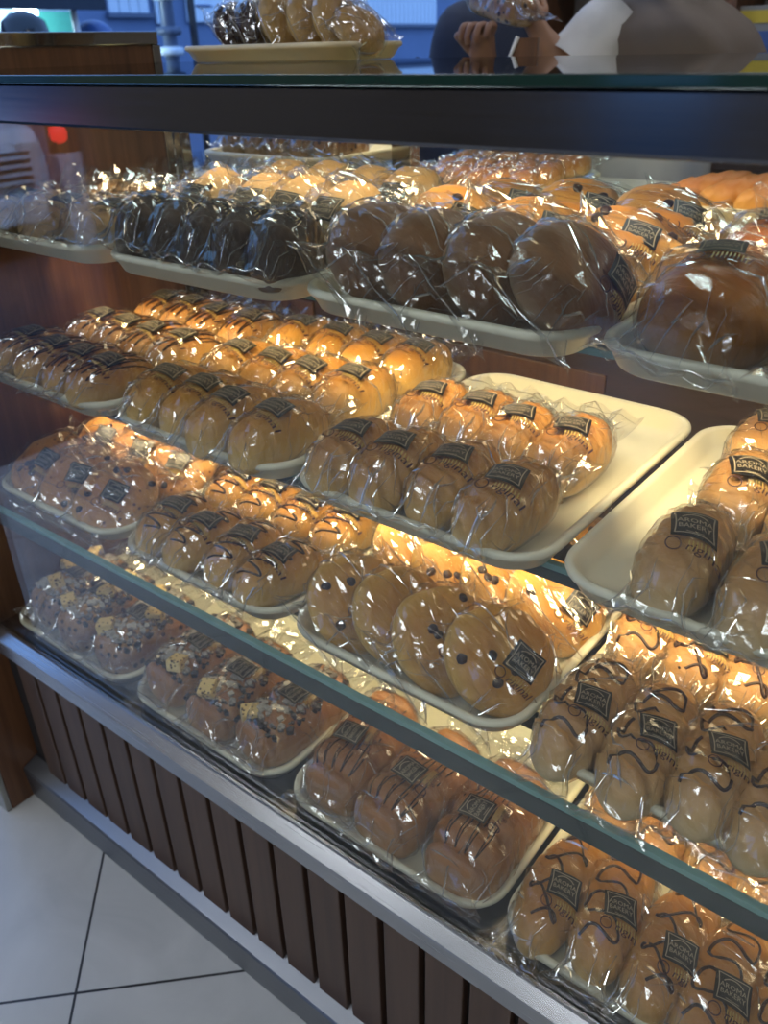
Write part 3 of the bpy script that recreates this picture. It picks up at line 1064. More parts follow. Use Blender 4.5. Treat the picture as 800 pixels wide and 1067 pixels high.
def fill(shelf, ti, rows, disc=False):
    """rows: list of (kind, xs offsets from tray centre, y offset from the tray front, tilt)"""
    nm, z, yf = [s for s in SHELVES if s[0] == shelf][0]
    for ri, (key, xs, dy, tilt) in enumerate(rows):
        same = [r for r in rows if r[0] == key]
        for ci, dx in enumerate(xs):
            d = KINDS[key]
            pos = COLW[len(xs)][ci]
            if len(same) > 1:
                pos += ' in the ' + ROWW[len(same)][[r[2] for r in same].index(dy)]
            lab = 'bagged %s, %s, %s' % (d['desc'], pos, {'bottom': 'on bottom deck', 'lower': 'lower shelf', 'middle': 'middle shelf', 'top': 'top shelf'}[shelf])
            put(key, TX[ti] + dx + rng.uniform(-.004, .004), yf + dy - {'bottom': .02, 'lower': .028, 'middle': .028, 'top': .018}[shelf] + rng.uniform(-.008, .008), z + 0.0052, lab,
                '%ss on the %s' % (d['name'].replace('_', ' '), SHN[shelf]), rng.uniform(-.12, .12), (tilt[0] + rng.uniform(-.06, .06), tilt[1] + rng.uniform(-.06, .06)))


T0 = (0.0, 0.0)
A4 = (-0.125, -0.042, 0.041, 0.124)
A5 = (-0.140, -0.070, 0.0, 0.070, 0.140)
R5 = (-0.138, -0.066, 0.006, 0.077, 0.144)
fill('bottom', 0, [('fruit_loaf', (-0.118, 0.0, 0.118), 0.145, T0)])
fill('bottom', 1, [('cookie_loaf', (-0.118, 0.0, 0.118), 0.145, T0)])
fill('bottom', 2, [('ridged_loaf', (-0.118, 0.0, 0.118), 0.145, T0)])
fill('bottom', 3, [('curl_roll', R5, 0.118, T0), ('curl_roll', R5, 0.31, T0)])
DT = (0.30, 0.30)
fill('lower', 0, [('spot_bun', (-0.105, 0.0, 0.105), 0.115, (0.46, 0.2)), ('spot_bun', (-0.105, 0.0, 0.105), 0.255, (0.46, 0.2)), ('spot_bun', (-0.105, 0.0, 0.105), 0.39, (0.46, 0.2))])
fill('lower', 1, [('zig_roll', A4, 0.11, T0), ('zig_roll', A4, 0.265, T0), ('zig_roll', A4, 0.42, T0)])
fill('lower', 2, [('dimple_bun', (-0.12, -0.043, 0.034, 0.108), 0.12, (0.30, 0.66)), ('dimple_bun', (-0.12, -0.043, 0.034, 0.108), 0.265, (0.30, 0.66)), ('dimple_bun', (-0.12, -0.043, 0.034, 0.108), 0.40, (0.30, 0.66))])
fill('lower', 3, [('loop_roll', R5, 0.110, T0), ('loop_roll', R5, 0.300, (0.12, 0)), ('loop_roll', R5, 0.44, (0.3, 0))])
fill('middle', 0, [('stripe_roll', A4, 0.11, T0), ('stripe_roll', A4, 0.265, T0), ('stripe_roll', A4, 0.42, T0)])
fill('middle', 1, [('smooth_roll', A4, 0.11, T0), ('smooth_roll', A4, 0.27, T0), ('smooth_roll', A4, 0.425, T0)])
fill('middle', 2, [('pleat_roll', (-0.125, -0.05, 0.025, 0.10), 0.11, T0), ('pleat_roll', (-0.125, -0.05, 0.025, 0.10), 0.275, T0)])
fill('middle', 3, [('twist_roll', (-0.07, 0.012, 0.094), 0.115, T0), ('twist_roll', (-0.075, 0.008, 0.09), 0.28, T0), ('twist_roll', (-0.09, -0.005, 0.08), 0.43, T0)])
fill('top', 0, [('slice_bun', (-0.115, 0.0, 0.115), 0.11, T0), ('slice_bun', (-0.115, 0.0, 0.115), 0.30, T0)])
fill('top', 1, [('cocoa_roll', A5, 0.09, T0), ('sandwich', A4, 0.215, (0.35, 0.1)), ('sandwich', A4, 0.355, (0.35, 0.1))])
fill('top', 2, [('big_bun', (-0.122, -0.040, 0.042, 0.118), 0.115, (0.25, 0.75)), ('raisin_knot', (-0.115, 0.0, 0.112), 0.265, (0.32, 0.2)), ('raisin_knot', (-0.115, 0.0, 0.112), 0.40, (0.32, 0.2))])
fill('top', 3, [('glazed_bun', (-0.105, 0.02, 0.13), 0.125, (0.15, 0.15)), ('glazed_bun', (-0.105, 0.02, 0.13), 0.31, (0.15, 0.15))])
#BACKGROUND
# ------------------------------------------------------------------ on the counter top: tray of donuts
o = link('serving_tray', tray_mesh(0.37, 0.225, 0.026).mesh('serving_tray', M['trayw']))
o.location = Vector((-1.125, 0.640, 1.4812)) * U
tag(o, 'beige tray of bagged donuts on top of the glass counter top', 'tray')
for i, x in enumerate((-1.262, -1.206, -1.144, -1.086, -1.030, -0.980)):
    put('choc_donut' if i < 2 else 'donut', x, 0.635, 1.4865,
        ['dark chocolate donut leaning at the left end of counter-top tray', 'half-chocolate donut beside the darkest one on counter-top tray', 'largest pale donut standing upright, third along counter-top tray',
         'pale donut with dark spot, fourth along counter-top tray', 'pale donut, fifth along counter-top tray', 'low golden donut at right end of counter-top tray'][i],
        'bagged donuts on the counter top', 0.3, (0.25, [1.0, 1.05, 1.2, 1.15, 1.1, 0.7][i]), [0.82, 0.84, 1.0, 0.88, 0.86, 0.78][i])

# ------------------------------------------------------------------ back counter with its own shelf and trays
bc = thing('back_counter', 'second bakery counter behind the display, dark wood with pale deck', 'display counter')
MB().bbox((-1.95, 0.95, 0.0), (1.2, 1.42, 1.195), 0.004).build('cabinet', M['darkwood'], bc)
MB().bbox((-1.97, 0.93, 1.195), (1.22, 1.44, 1.215), 0.003).build('deck_board', M['tray'], bc)
MB().bbox((-1.93, 0.945, 0.55), (-1.40, 0.951, 0.95), 0.003).bbox((-1.0, 0.945, 0.50), (-0.62, 0.951, 0.92), 0.003).build('door', M['panel'], bc)
for x in (-1.13, -1.9, 1.15):
    MB().bbox((x - 0.025, 0.955, 1.215), (x + 0.025, 0.99, 1.425), 0.003).build('steel_post', M['mirror'], bc)
MB().bbox((-1.95, 0.94, 1.425), (1.2, 1.42, 1.437), 0.002).build('top_glass', M['topglass'], bc)
MB().bbox((-1.95, 0.935, 1.420), (1.2, 0.945, 1.438), 0.002).build('top_edge', M['white'], bc)
area('back_counter_glow', (-0.7, 0.965, 1.41), (2.2, 0.012), 2.6, WARM, (0, 0.1, -1), math.radians(150))
t = thing('glass_riser', 'small glass riser shelf holding the loaf tray at the left of the back counter', 'shelf')
MB().bbox((-1.78, 0.76, 1.270), (-1.195, 1.12, 1.277), 0.001).build('glass_pane', M['glass'], t)
for x in (-1.76, -1.215):
    for y in (0.97, 1.10):
        MB().tube([(x, y, 1.2155), (x, y, 1.27)], 0.008, 10).build('leg', M['mirror'], t)
o = link('serving_tray', tray_mesh(0.385, 0.34, 0.028).mesh('serving_tray', M['tray']))
o.location = Vector((-1.385, 0.945, 1.2778)) * U
tag(o, 'cream tray of small tea loaves on the glass riser behind counter', 'tray')
for i in range(5):
    put('back_loaf', -1.525 + 0.07 * i, 0.90, 1.2825, 'small bagged tea loaf, %s on the riser tray behind the counter' % COLW[5][i], 'tea loaves on the riser tray', 0, T0)
t = MB().bbox((-1.66, 0.75, 0), (-1.20, 1.05, 0.012), 0.004).build('white_board', M['white'])
t.location = Vector((0.02, 0.20, 1.2155)) * U
tag(t, 'flat white board lying on the back counter under the riser', 'board')
for (x, w, txt) in ((-1.01, 0.37, 'heaped glossy rolls'), (-0.33, 0.55, 'plaited bread')):
    o = link('serving_tray', tray_mesh(w, 0.36, 0.030).mesh('serving_tray', M['tray' if w < .5 else 'trayw']))
    o.location = Vector((x, 1.15, 1.2155)) * U
    tag(o, '%s tray of %s on the back counter' % ('cream' if w < .5 else 'beige', txt), 'tray')
kx = ['left end', 'second from left', 'third from left', 'third from right', 'second from right', 'right end']
for ri, (yy, zz) in enumerate(((1.05, 1.221), (1.13, 1.228), (1.21, 1.240))):
    for i in range(6):
        put('croissant', -1.135 + 0.050 * i + 0.01 * ri, yy, zz, 'glossy brown roll, %s of the %s row in the heap on back counter' % (kx[i], ['front', 'middle', 'rear'][ri]),
            'rolls heaped on the back counter', rng.uniform(-.5, .5), (0.1, rng.uniform(-.2, .2)), 0.8)
for i in range(7):
    put('braid', -0.535 + 0.068 * i, 1.14, 1.222, 'plaited loaf, %s in the beige tray on back counter' % ['leftmost', 'second from left', 'third from left', 'fourth and central', 'third from right', 'second from right', 'rightmost'][i],
        'plaited loaves on the back counter', -0.75, (0.1, 0.35))

# ------------------------------------------------------------------ wall shelf behind
ws = thing('wall_shelf', 'dark wooden wall shelf with uprights on the back wall', 'shelf')
for z in (1.05, 1.36, 1.80, 2.2):
    MB().bbox((-1.98, 2.98, z), (0.2, 3.295, z + 0.035), 0.003).build('shelf_board', M['panel'] if z == 1.36 else M['darkwood'], ws)
for x in (-1.96, -1.16, -0.45, 0.18):
    MB().bbox((x - 0.03, 2.97, 0.0), (x + 0.03, 3.295, 2.3), 0.003).build('upright', M['panel'], ws)
boxm = [plain('box_blue', (0.06, 0.12, 0.35), 0.4), plain('box_silver', (0.25, 0.25, 0.25), 0.4), plain('box_yellow', (0.6, 0.45, 0.05), 0.5), plain('box_red', (0.3, 0.04, 0.03), 0.5)]
for i, (x, m1, m2, tx) in enumerate(((-1.05, 0, 1, 'blue-fronted'), (-1.33, 1, 0, 'silver'), (-0.80, 2, 3, 'yellow'), (-1.62, 3, 1, 'red'))):
    t = thing('carton', '%s carton with a yellow strip standing on the wall shelf' % tx, 'box', (x, 3.12, 1.3955), (0, 0, 0.1))
    MB().bbox((-0.11, -0.09, 0), (0.11, 0.09, 0.20), 0.003).build('carton_body', boxm[m2], t)
    MB().bbox((-0.095, -0.093, 0.015), (0.095, -0.089, 0.12), 0.001).build('front_print', boxm[m1], t)
    MB().bbox((-0.095, -0.093, 0.145), (0.095, -0.089, 0.185), 0.001).build('yellow_strip', boxm[2], t)
t = thing('price_board', 'small white-edged sloping board on the back counter beside the raised arm', 'board', (-1.075, 1.27, 1.438), (0.0, 0.0, 0.15))
MB().add([(0, 0, 0), (0.075, 0, 0), (0.075, 0.01, 0), (0, 0.01, 0), (0.03, 0, 0.07), (0.075, 0, 0.07), (0.075, 0.01, 0.07), (0.03, 0.01, 0.07)],
         [(0, 3, 2, 1), (4, 5, 6, 7), (0, 1, 5, 4), (1, 2, 6, 5), (2, 3, 7, 6), (3, 0, 4, 7)]).build('brown_panel', M['panel'], t)
MB().tube([(0.075, -0.002, 0.004), (0.0, -0.002, 0.004), (0.03, -0.002, 0.072)], 0.005, 6).build('white_edge', M['white'], t)

# ------------------------------------------------------------------ people
SKIN = plain('skin', (0.36, 0.19, 0.12), 0.5)
SKIN2 = plain('skin_deep', (0.26, 0.13, 0.085), 0.5)
CL = dict(white=plain('white_cotton', (0.62, 0.61, 0.62), 0.8, bump=0.4, bscale=18), taupe=plain('taupe_cloth', (0.16, 0.125, 0.105), 0.85, bump=0.5, bscale=14),
          navy=plain('navy_cloth', (0.015, 0.022, 0.05), 0.8), jeans=plain('blue_cloth', (0.05, 0.075, 0.14), 0.8), hair=plain('dark_hair', (0.012, 0.009, 0.008), 0.6),
          sole=plain('shoe_leather', (0.02, 0.02, 0.02), 0.5), helmet=plain('helmet_shell', (0.04, 0.10, 0.30), 0.25), helmetk=plain('helmet_black', (0.012, 0.014, 0.018), 0.2),
          visor=plain('visor', (0.02, 0.03, 0.05), 0.08), eye=plain('eye_white', (0.6, 0.6, 0.58), 0.3), lip=plain('lip', (0.25, 0.07, 0.06), 0.5))


def skin_obj(name, nodes, edges, mat, parent, root=0, sub=2):
    """nodes: list of ((x, y, z), radius or (rx, ry))"""
    me = bpy.data.meshes.new(name)
    me.from_pydata([(p[0] * U, p[1] * U, p[2] * U) for p, r in nodes], edges, [])
    o = link(name, me, parent)
    md = o.modifiers.new('skin', 'SKIN')
    md.use_smooth_shade = True
    if not me.skin_vertices:
        me.skin_vertices.new()
    for i, (p, r) in enumerate(nodes):
        r = r if hasattr(r, '__len__') else (r, r)
        me.skin_vertices[0].data[i].radius = (r[0] * U, r[1] * U)
        me.skin_vertices[0].data[i].use_root = (i == root)
    sb = o.modifiers.new('smooth', 'SUBSURF')
    sb.levels = sb.render_levels = sub
    me.materials.append(mat)
    return o


def hand_nodes(nodes, edges, wrist_i, wrist, palm_dir, across, curl_dir, curl=0.6, size=1.0):
    """palm with five separate fingers, unequal and bent"""
    d, a, c = Vector(palm_dir).normalized(), Vector(across).normalized(), Vector(curl_dir).normalized()
    w = Vector(wrist)
    k = size
    pi = len(nodes)
    nodes.append((tuple(w + d * 0.045 * k), (0.036 * k, 0.017 * k)))
    edges.append((wrist_i, pi))
    for j, (off, ln) in enumerate(((-0.033, 0.070), (-0.011, 0.082), (0.011, 0.078), (0.033, 0.060))):
        p = w + d * 0.088 * k + a * off * k
        prev = len(nodes)
        nodes.append((tuple(p), 0.0105 * k))
        edges.append((pi, prev))
        ang = 0.25 * curl
        for seg in (0.44, 0.32, 0.24):
            ang += curl * 0.75
            p = p + (d * math.cos(ang) + c * math.sin(ang)) * ln * seg * k
            nodes.append((tuple(p), 0.0088 * k))
            edges.append((prev, len(nodes) - 1))
            prev = len(nodes) - 1
    p = w + d * 0.03 * k - a * 0.036 * k
    prev = len(nodes)
    nodes.append((tuple(p), 0.0125 * k))
    edges.append((pi, prev))
    for seg, q in ((0.034, 0.3), (0.028, 0.6)):
        p = p + (d * 0.75 - a * 0.55 * (1 - q) + c * q).normalized() * seg * k
        nodes.append((tuple(p), 0.0105 * k))
        edges.append((prev, len(nodes) - 1))
        prev = len(nodes) - 1


def person(label, base, face, joints, hands, skin, hat=None, height=1.0):
    """joints: shoulder/elbow/wrist of both arms in world design units; one continuous skinned body"""
    t = thing('person', label, 'person', base)
    b = Vector(base)
    f = Vector((math.cos(face), math.sin(face), 0))
    l = Vector((-f.y, f.x, 0))
    h = height
    nodes, edges = [], []

    def N(p, r, link_to=None):
        nodes.append((tuple(p), r))
        if link_to is not None:
            edges.append((link_to, len(nodes) - 1))
        return len(nodes) - 1
    pel = N(Vector((0, 0, 1.02 * h)), (0.165, 0.13))
    wai = N(f * 0.01 + Vector((0, 0, 1.20 * h)), (0.14, 0.11), pel)
    che = N(f * 0.02 + Vector((0, 0, 1.42 * h)), (0.165, 0.12), wai)
    nb = N(Vector((0, 0, 1.56 * h)), (0.07, 0.065), che)
    nk = N(f * 0.02 + Vector((0, 0, 1.62 * h)), (0.056, 0.058), nb)
    hd = N(f * 0.035 + Vector((0, 0, 1.72 * h)), (0.082, 0.095), nk)
    N(f * 0.03 + Vector((0, 0, 1.80 * h)), (0.075, 0.085), hd)
    for s in (-1, 1):
        hip = N(l * s * 0.10 + Vector((0, 0, 0.95 * h)), 0.105, pel)
        kn = N(l * s * 0.11 + f * 0.02 + Vector((0, 0, 0.52 * h)), 0.066, hip)
        an = N(l * s * 0.11 + Vector((0, 0, 0.10 * h)), 0.044, kn)
        N(l * s * 0.12 + f * 0.15 + Vector((0, 0, 0.045)), (0.05, 0.04), an)
    for (sh, el, wr), hk in zip(joints, hands):
        sh, el, wr = Vector(sh) - b, Vector(el) - b, Vector(wr) - b
        a = N(sh, 0.062, che)
        e = N(el, 0.046, a)
        m = N(el.lerp(wr, 0.35), 0.045, e)
        w = N(wr, (0.031, 0.026), m)
        hand_nodes(nodes, edges, w, wr, **hk)
    body = skin_obj('body', nodes, edges, skin, t)
    # face
    c = f * 0.035 + Vector((0, 0, 1.735 * h))
    fb = MB()
    for s in (-1, 1):
        p = c + f * 0.088 + l * s * 0.034
        fb.lathe([(0.002, -0.009), (0.012, -0.004), (0.013, 0.002), (0.008, 0.008), (0.001, 0.010)], p, 10, 0)
        q = c + l * s * 0.088
        fb.lathe([(0.003, -0.03), (0.014, -0.015), (0.018, 0.005), (0.015, 0.025), (0.003, 0.032)], q, 8, 1, 0.7, 1)
    fb.tube([c + f * 0.088 + Vector((0, 0, 0.005)), c + f * 0.108 + Vector((0, 0, -0.03)), c + f * 0.095 + Vector((0, 0, -0.04))], [0.008, 0.014, 0.010], 8, 1)
    fb.tube([c + f * 0.088 + l * a + Vector((0, 0, -0.062)) for a in (-0.026, 0, 0.026)], [0.003, 0.007, 0.003], 8, 2)
    fb.build('face', [CL['eye'], skin, CL['lip']], body)
    return t, f, l


def garment(name, rings, mat, parent, n=28, fold=0.012, seed=0):
    """rings: (cx, cy, z, rx, ry, yaw); draped cloth with folds"""
    vs, fs = [], []
    r = np.random.RandomState(seed)
    p1, p2 = r.uniform(0, 6, 2)
    for i, (cx, cy, z, rx, ry, yw) in enumerate(rings):
        for k in range(n):
            q = 2 * PI * k / n
            w = 1 + fold / max(rx, 0.05) * (math.sin(5 * q + p1) + 0.6 * math.sin(9 * q + p2)) * min(1, i / 2)
            x, y = rx * math.cos(q) * w, ry * math.sin(q) * w
            vs.append((cx + x * math.cos(yw) - y * math.sin(yw), cy + x * math.sin(yw) + y * math.cos(yw), z))
    for i in range(len(rings) - 1):
        for k in range(n):
            fs.append((i * n + k, i * n + (k + 1) % n, (i + 1) * n + (k + 1) % n, (i + 1) * n + k))
    o = MB().add(vs, fs, 0, True).build(name, mat, parent)
    sd = o.modifiers.new('thick', 'SOLIDIFY')
    sd.thickness = 0.004
    sb = o.modifiers.new('smooth', 'SUBSURF')
    sb.levels = sb.render_levels = 1
    return o


# the seller behind the back counter, arm raised with a wrapped loaf
B1 = (-0.87, 1.68, 0.0)
JA = ((-0.965, 1.60, 1.535), (-1.035, 1.515, 1.425), (-1.098, 1.46, 1.520))
JB = ((-0.84, 1.67, 1.455), (-0.90, 1.53, 1.30), (-1.09, 1.38, 1.262))
t1, f1, l1 = person('person in white shirt and long taupe headscarf raising a wrapped loaf behind the counter', B1, PI * 1.12, (JA, JB),
                    (dict(palm_dir=(-0.55, -0.1, 0.8), across=(-0.5, -0.6, -0.4), curl_dir=(-0.7, 0.2, -0.5), curl=0.75, size=1.0),
                     dict(palm_dir=(-0.9, -0.2, -0.35), across=(0.2, -0.9, 0.2), curl_dir=(-0.2, 0, -1), curl=0.6, size=0.95)), SKIN)
garment('shirt', [(0, 0, 1.54, 0.09, 0.08, 0), (0, 0, 1.49, 0.165, 0.115, 1.9), (0, 0, 1.36, 0.195, 0.15, 1.9), (-.02, 0, 1.25, 0.19, 0.15, 1.9), (-.02, -.02, 1.17, 0.20, 0.165, 1.9), (-.01, -.02, 1.12, 0.185, 0.16, 1.9)], CL['white'], t1, seed=1)
def sleeve(J, b, mat, parent, r0=0.085, r1=0.058, r2=0.045, upto=0.15):
    b = Vector(b)
    s_, e_, w_ = [Vector(p) - b for p in J]
    pts = [s_.lerp(e_, q) for q in (-0.1, 0.25, 0.6, 0.95)] + ([e_.lerp(w_, q) for q in (0.3, 0.6, upto)] if upto > 0.6 else [])
    rr = [r0 * 0.8, r0, r0 * 0.92, r1 * 1.25] + ([r1, r2 * 1.15, r2] if upto > 0.6 else [])
    o = MB().tube(pts, rr, 14, cap=False).build('sleeve', mat, parent)
    sb = o.modifiers.new('smooth', 'SUBSURF')
    sb.levels = sb.render_levels = 2
    return o
sleeve(JA, B1, CL['white'], t1, 0.092, 0.075)
sleeve(JB, B1, CL['white'], t1, 0.085, 0.062, 0.05, 0.88)
garment('headscarf', [(-.03, 0, 1.84, 0.02, 0.02, 0), (-.03, 0, 1.82, 0.09, 0.085, 0), (-.03, 0, 1.74, 0.108, 0.105, 0), (-.01, 0, 1.63, 0.098, 0.092, 0), (0.0, 0.0, 1.555, 0.155, 0.145, 1.7), (0.035, 0.0, 1.50, 0.19, 0.165, 1.8), (0.055, 0.02, 1.44, 0.165, 0.17, 1.8), (0.06, 0.03, 1.39, 0.16, 0.17, 1.8)], CL['taupe'], t1, fold=0.018, seed=2)
garment('trousers', [(0, 0, 1.16, 0.17, 0.135, 1.9), (0, 0, 1.0, 0.185, 0.15, 1.9), (0, 0, 0.6, 0.20, 0.16, 1.9), (0, 0, 0.09, 0.21, 0.18, 1.9)], CL['jeans'], t1, seed=3)
garment('apron', [(-0.17, -0.06, 1.30, 0.055, 0.016, 1.2), (-0.17, -0.06, 1.22, 0.06, 0.02, 1.2), (-0.18, -0.06, 1.1, 0.065, 0.02, 1.2), (-0.18, -0.06, 0.7, 0.07, 0.02, 1.2)], plain('apron_cloth', (0.30, 0.27, 0.24), 0.8), t1, fold=0.003, seed=4)
# wrapped loaf held in the raised hand
kind('held_loaf', 'wrapped_loaf', 'loaf', Shape(0.20, 0.09, 0.075, 'roll', 3, 0.8, 31), BM['fruit'], '', None, bagk=dict(tf=0.07, tb=0.04, lift_f=0.5))
put('held_loaf', -1.195, 1.44, 1.53, 'wrapped brown loaf held up in the raised hand of the headscarfed person', None, 1.20, (0.22, 0.0))

# second person bending, fist on the back counter
B2 = (-1.62, 2.05, 0.0)
J2 = ((-1.47, 1.97, 1.40), (-1.30, 1.75, 1.22), (-1.18, 1.36, 1.455))
J2b = ((-1.80, 1.98, 1.40), (-1.92, 1.80, 1.15), (-1.80, 1.60, 0.98))
t2, f2, l2 = person('person in dark navy hooded jacket resting a fist by the back counter', B2, -HP, (J2, J2b),
                    (dict(palm_dir=(0.02, -0.25, 0.95), across=(0.97, 0.1, 0.0), curl_dir=(0, -1, -0.25), curl=1.35, size=0.95),
                     dict(palm_dir=(0.1, -0.4, -0.9), across=(1, 0, 0), curl_dir=(0, -1, 0), curl=0.5)), SKIN2, height=0.86)
garment('jacket', [(0, -.02, 1.40, 0.08, 0.08, 0), (0, -.02, 1.37, 0.20, 0.14, 0), (0, 0, 1.2, 0.21, 0.165, 0), (0, 0, 1.0, 0.20, 0.165, 0), (0, 0, 0.80, 0.205, 0.17, 0)], CL['navy'], t2, seed=5)
garment('hood', [(0, -.02, 1.62, 0.03, 0.03, 0), (0, -.02, 1.605, 0.11, 0.11, 0), (0, -.02, 1.54, 0.155, 0.14, 0), (0, -.01, 1.46, 0.175, 0.15, 0), (0, -.01, 1.38, 0.19, 0.15, 0)], CL['navy'], t2, fold=0.006, seed=6)
sleeve(J2, B2, CL['navy'], t2, 0.08, 0.062, 0.045, 0.75)
sleeve(J2b, B2, CL['navy'], t2, 0.08, 0.062, 0.045, 0.9)
garment('trousers', [(0, 0, 0.86, 0.175, 0.14, 0), (0, 0, 0.5, 0.19, 0.15, 0), (0, 0, 0.08, 0.2, 0.17, 0)], CL['navy'], t2, seed=7)

# ------------------------------------------------------------------ the street
BLU = dict(wall=plain('street_wall_paint', (0.16, 0.22, 0.36), 0.8, bscale=3), shutter=plain('shutter_metal', (0.72, 0.80, 0.88), 0.5), sign=plain('sign_sheet', (0.70, 0.80, 0.90), 0.4), dark=plain('dark_metal', (0.02, 0.025, 0.035), 0.5),
           pole=plain('pole_metal', (0.10, 0.13, 0.20), 0.4), poster=plain('poster_ink', (0.03, 0.08, 0.22), 0.5), body=plain('car_paint', (0.80, 0.83, 0.88), 0.25, spec=0.6), tyre=plain('tyre_rubber', (0.015, 0.015, 0.015), 0.8),
           awning=plain('awning_cloth', (0.03, 0.04, 0.06), 0.8), red=plain('lamp_red', (0.8, 0.02, 0.02), 0.3, emit=(1, 0.03, 0.03), strength=5), led=plain('stall_lamp', (0.8, 0.9, 1), 0.4, emit=(0.55, 0.85, 1.0), strength=14), green=plain('stall_banner', (0.05, 0.28, 0.22), 0.6))
structure(MB().box((-9.3, -14, -0.055), (-9.0, 16, 3.4)).build('wall_street', BLU['wall']))


def shutter(y0, y1, z0, z1, label):
    t = thing('roller_shutter', label, 'shutter', (-8.99, y0, z0), group='roller shutters across the street')
    mb = MB()
    n = int((y1 - y0) / 0.11)
    for i in range(n):
        a = (y1 - y0) * i / n
        mb.bbox((0, a, 0.03), (0.035, a + (y1 - y0) / n - 0.012, z1 - z0 - 0.03), 0.006)
    mb.build('slats', BLU['shutter'], t)
    MB().bbox((0, -0.04, -0.02), (0.06, y1 - y0 + 0.04, 0.03), 0.005).bbox((0, -0.04, z1 - z0 - 0.03), (0.06, y1 - y0 + 0.04, z1 - z0 + 0.05), 0.005).build('frame', BLU['pole'], t)


shutter(6.05, 6.60, 1.86, 3.1, 'corrugated pale blue shutter over the street beside the utility pole')
shutter(9.65, 12.4, 1.76, 3.1, 'wide pale blue shutter across the street above the donut tray')
t = thing('street_sign', 'pale blue street sign with dark blue round pictures behind the donuts', 'sign', (-8.98, 7.15, 1.80))
MB().bbox((0, 0, 0), (0.05, 1.5, 0.9), 0.01).build('sign_board', BLU['sign'], t)
for i in range(4):
    MB().lathe([(0.02, -0.01), (0.13, -0.008), (0.15, 0.0), (0.10, 0.012), (0.02, 0.014)], (0.056, 0.25 + 0.33 * i, 0.17), 12, 0, 0.1, 1.0).build('round_picture', BLU['poster'], t)
t = thing('notice_panel', 'narrow pale panel on the street wall left of the utility pole', 'sign', (-8.98, 6.68, 1.78))
MB().bbox((0, 0, 0), (0.04, 0.20, 1.1), 0.01).build('panel_sheet', BLU['shutter'], t)
t = thing('utility_pole', 'slim blue-grey utility pole with clamps across the street', 'pole', (-6.0, 4.40, -0.055))
MB().tube([(0, 0, 0), (0, 0, 4.2)], 0.055, 12).build('pole_shaft', BLU['pole'], t)
MB().tube([(0.1, 0.17, 0), (0.1, 0.17, 3.6)], 0.03, 10).build('conduit', BLU['dark'], t)
for z in (1.52, 1.66, 1.9):
    MB().lathe([(0.04, 0), (0.10, 0.01), (0.10, 0.06), (0.04, 0.07)], (0, 0, z), 12).build('clamp', BLU['shutter'] if z != 1.66 else BLU['pole'], t)
# stall with awning and lamp
t = thing('market_stall', 'street stall with dark awning, bright white lamp and green banner', 'stall', (-6.2, 3.0, -0.055))
MB().bbox((-0.4, -1.0, 0.8), (0.3, 0.75, 0.88), 0.01).bbox((-0.35, -0.95, 0), (0.25, 0.7, 0.8), 0.01).build('stall_table', BLU['dark'], t)
MB().add([(0.6, -1.4, 1.81), (0.6, 0.55, 1.81), (-0.7, 0.65, 2.25), (-0.7, -1.4, 2.25), (0.6, -1.4, 1.93), (0.6, 0.55, 1.93), (-0.7, 0.65, 2.37), (-0.7, -1.4, 2.37)],
         [(0, 1, 2, 3), (7, 6, 5, 4), (0, 4, 5, 1), (1, 5, 6, 2), (2, 6, 7, 3), (3, 7, 4, 0)]).build('awning', BLU['awning'], t)
MB().tube([(0.5, 0.40, 0), (0.5, 0.35, 1.9)], 0.022, 8).build('white_post', M['white'], t)
MB().tube([(0.5, -1.2, 0), (0.5, -1.2, 2.0)], 0.02, 8).build('rear_post', BLU['pole'], t)
MB().bbox((-0.55, 0.62, 1.66), (-0.5, 1.05, 1.85), 0.01).build('banner', BLU['green'], t)
MB().bbox((-0.6, -1.0, 1.0), (-0.56, 1.1, 1.95), 0.01).build('back_sheet', BLU['sign'], t)
MB().tube([(-0.3, 0.42, 1.84), (-0.3, 0.56, 1.84)], 0.05, 10).build('lamp_tube', BLU['led'], t)
l = bpy.data.lights.new('stall_lamp_light', 'POINT')
l.energy = 25
l.color = (0.6, 0.85, 1.0)
l.shadow_soft_size = 0.08
lo = bpy.data.objects.new('stall_lamp_light', l)
lo.location = Vector((-6.3, 3.48, 1.66)) * U
COL.objects.link(lo)


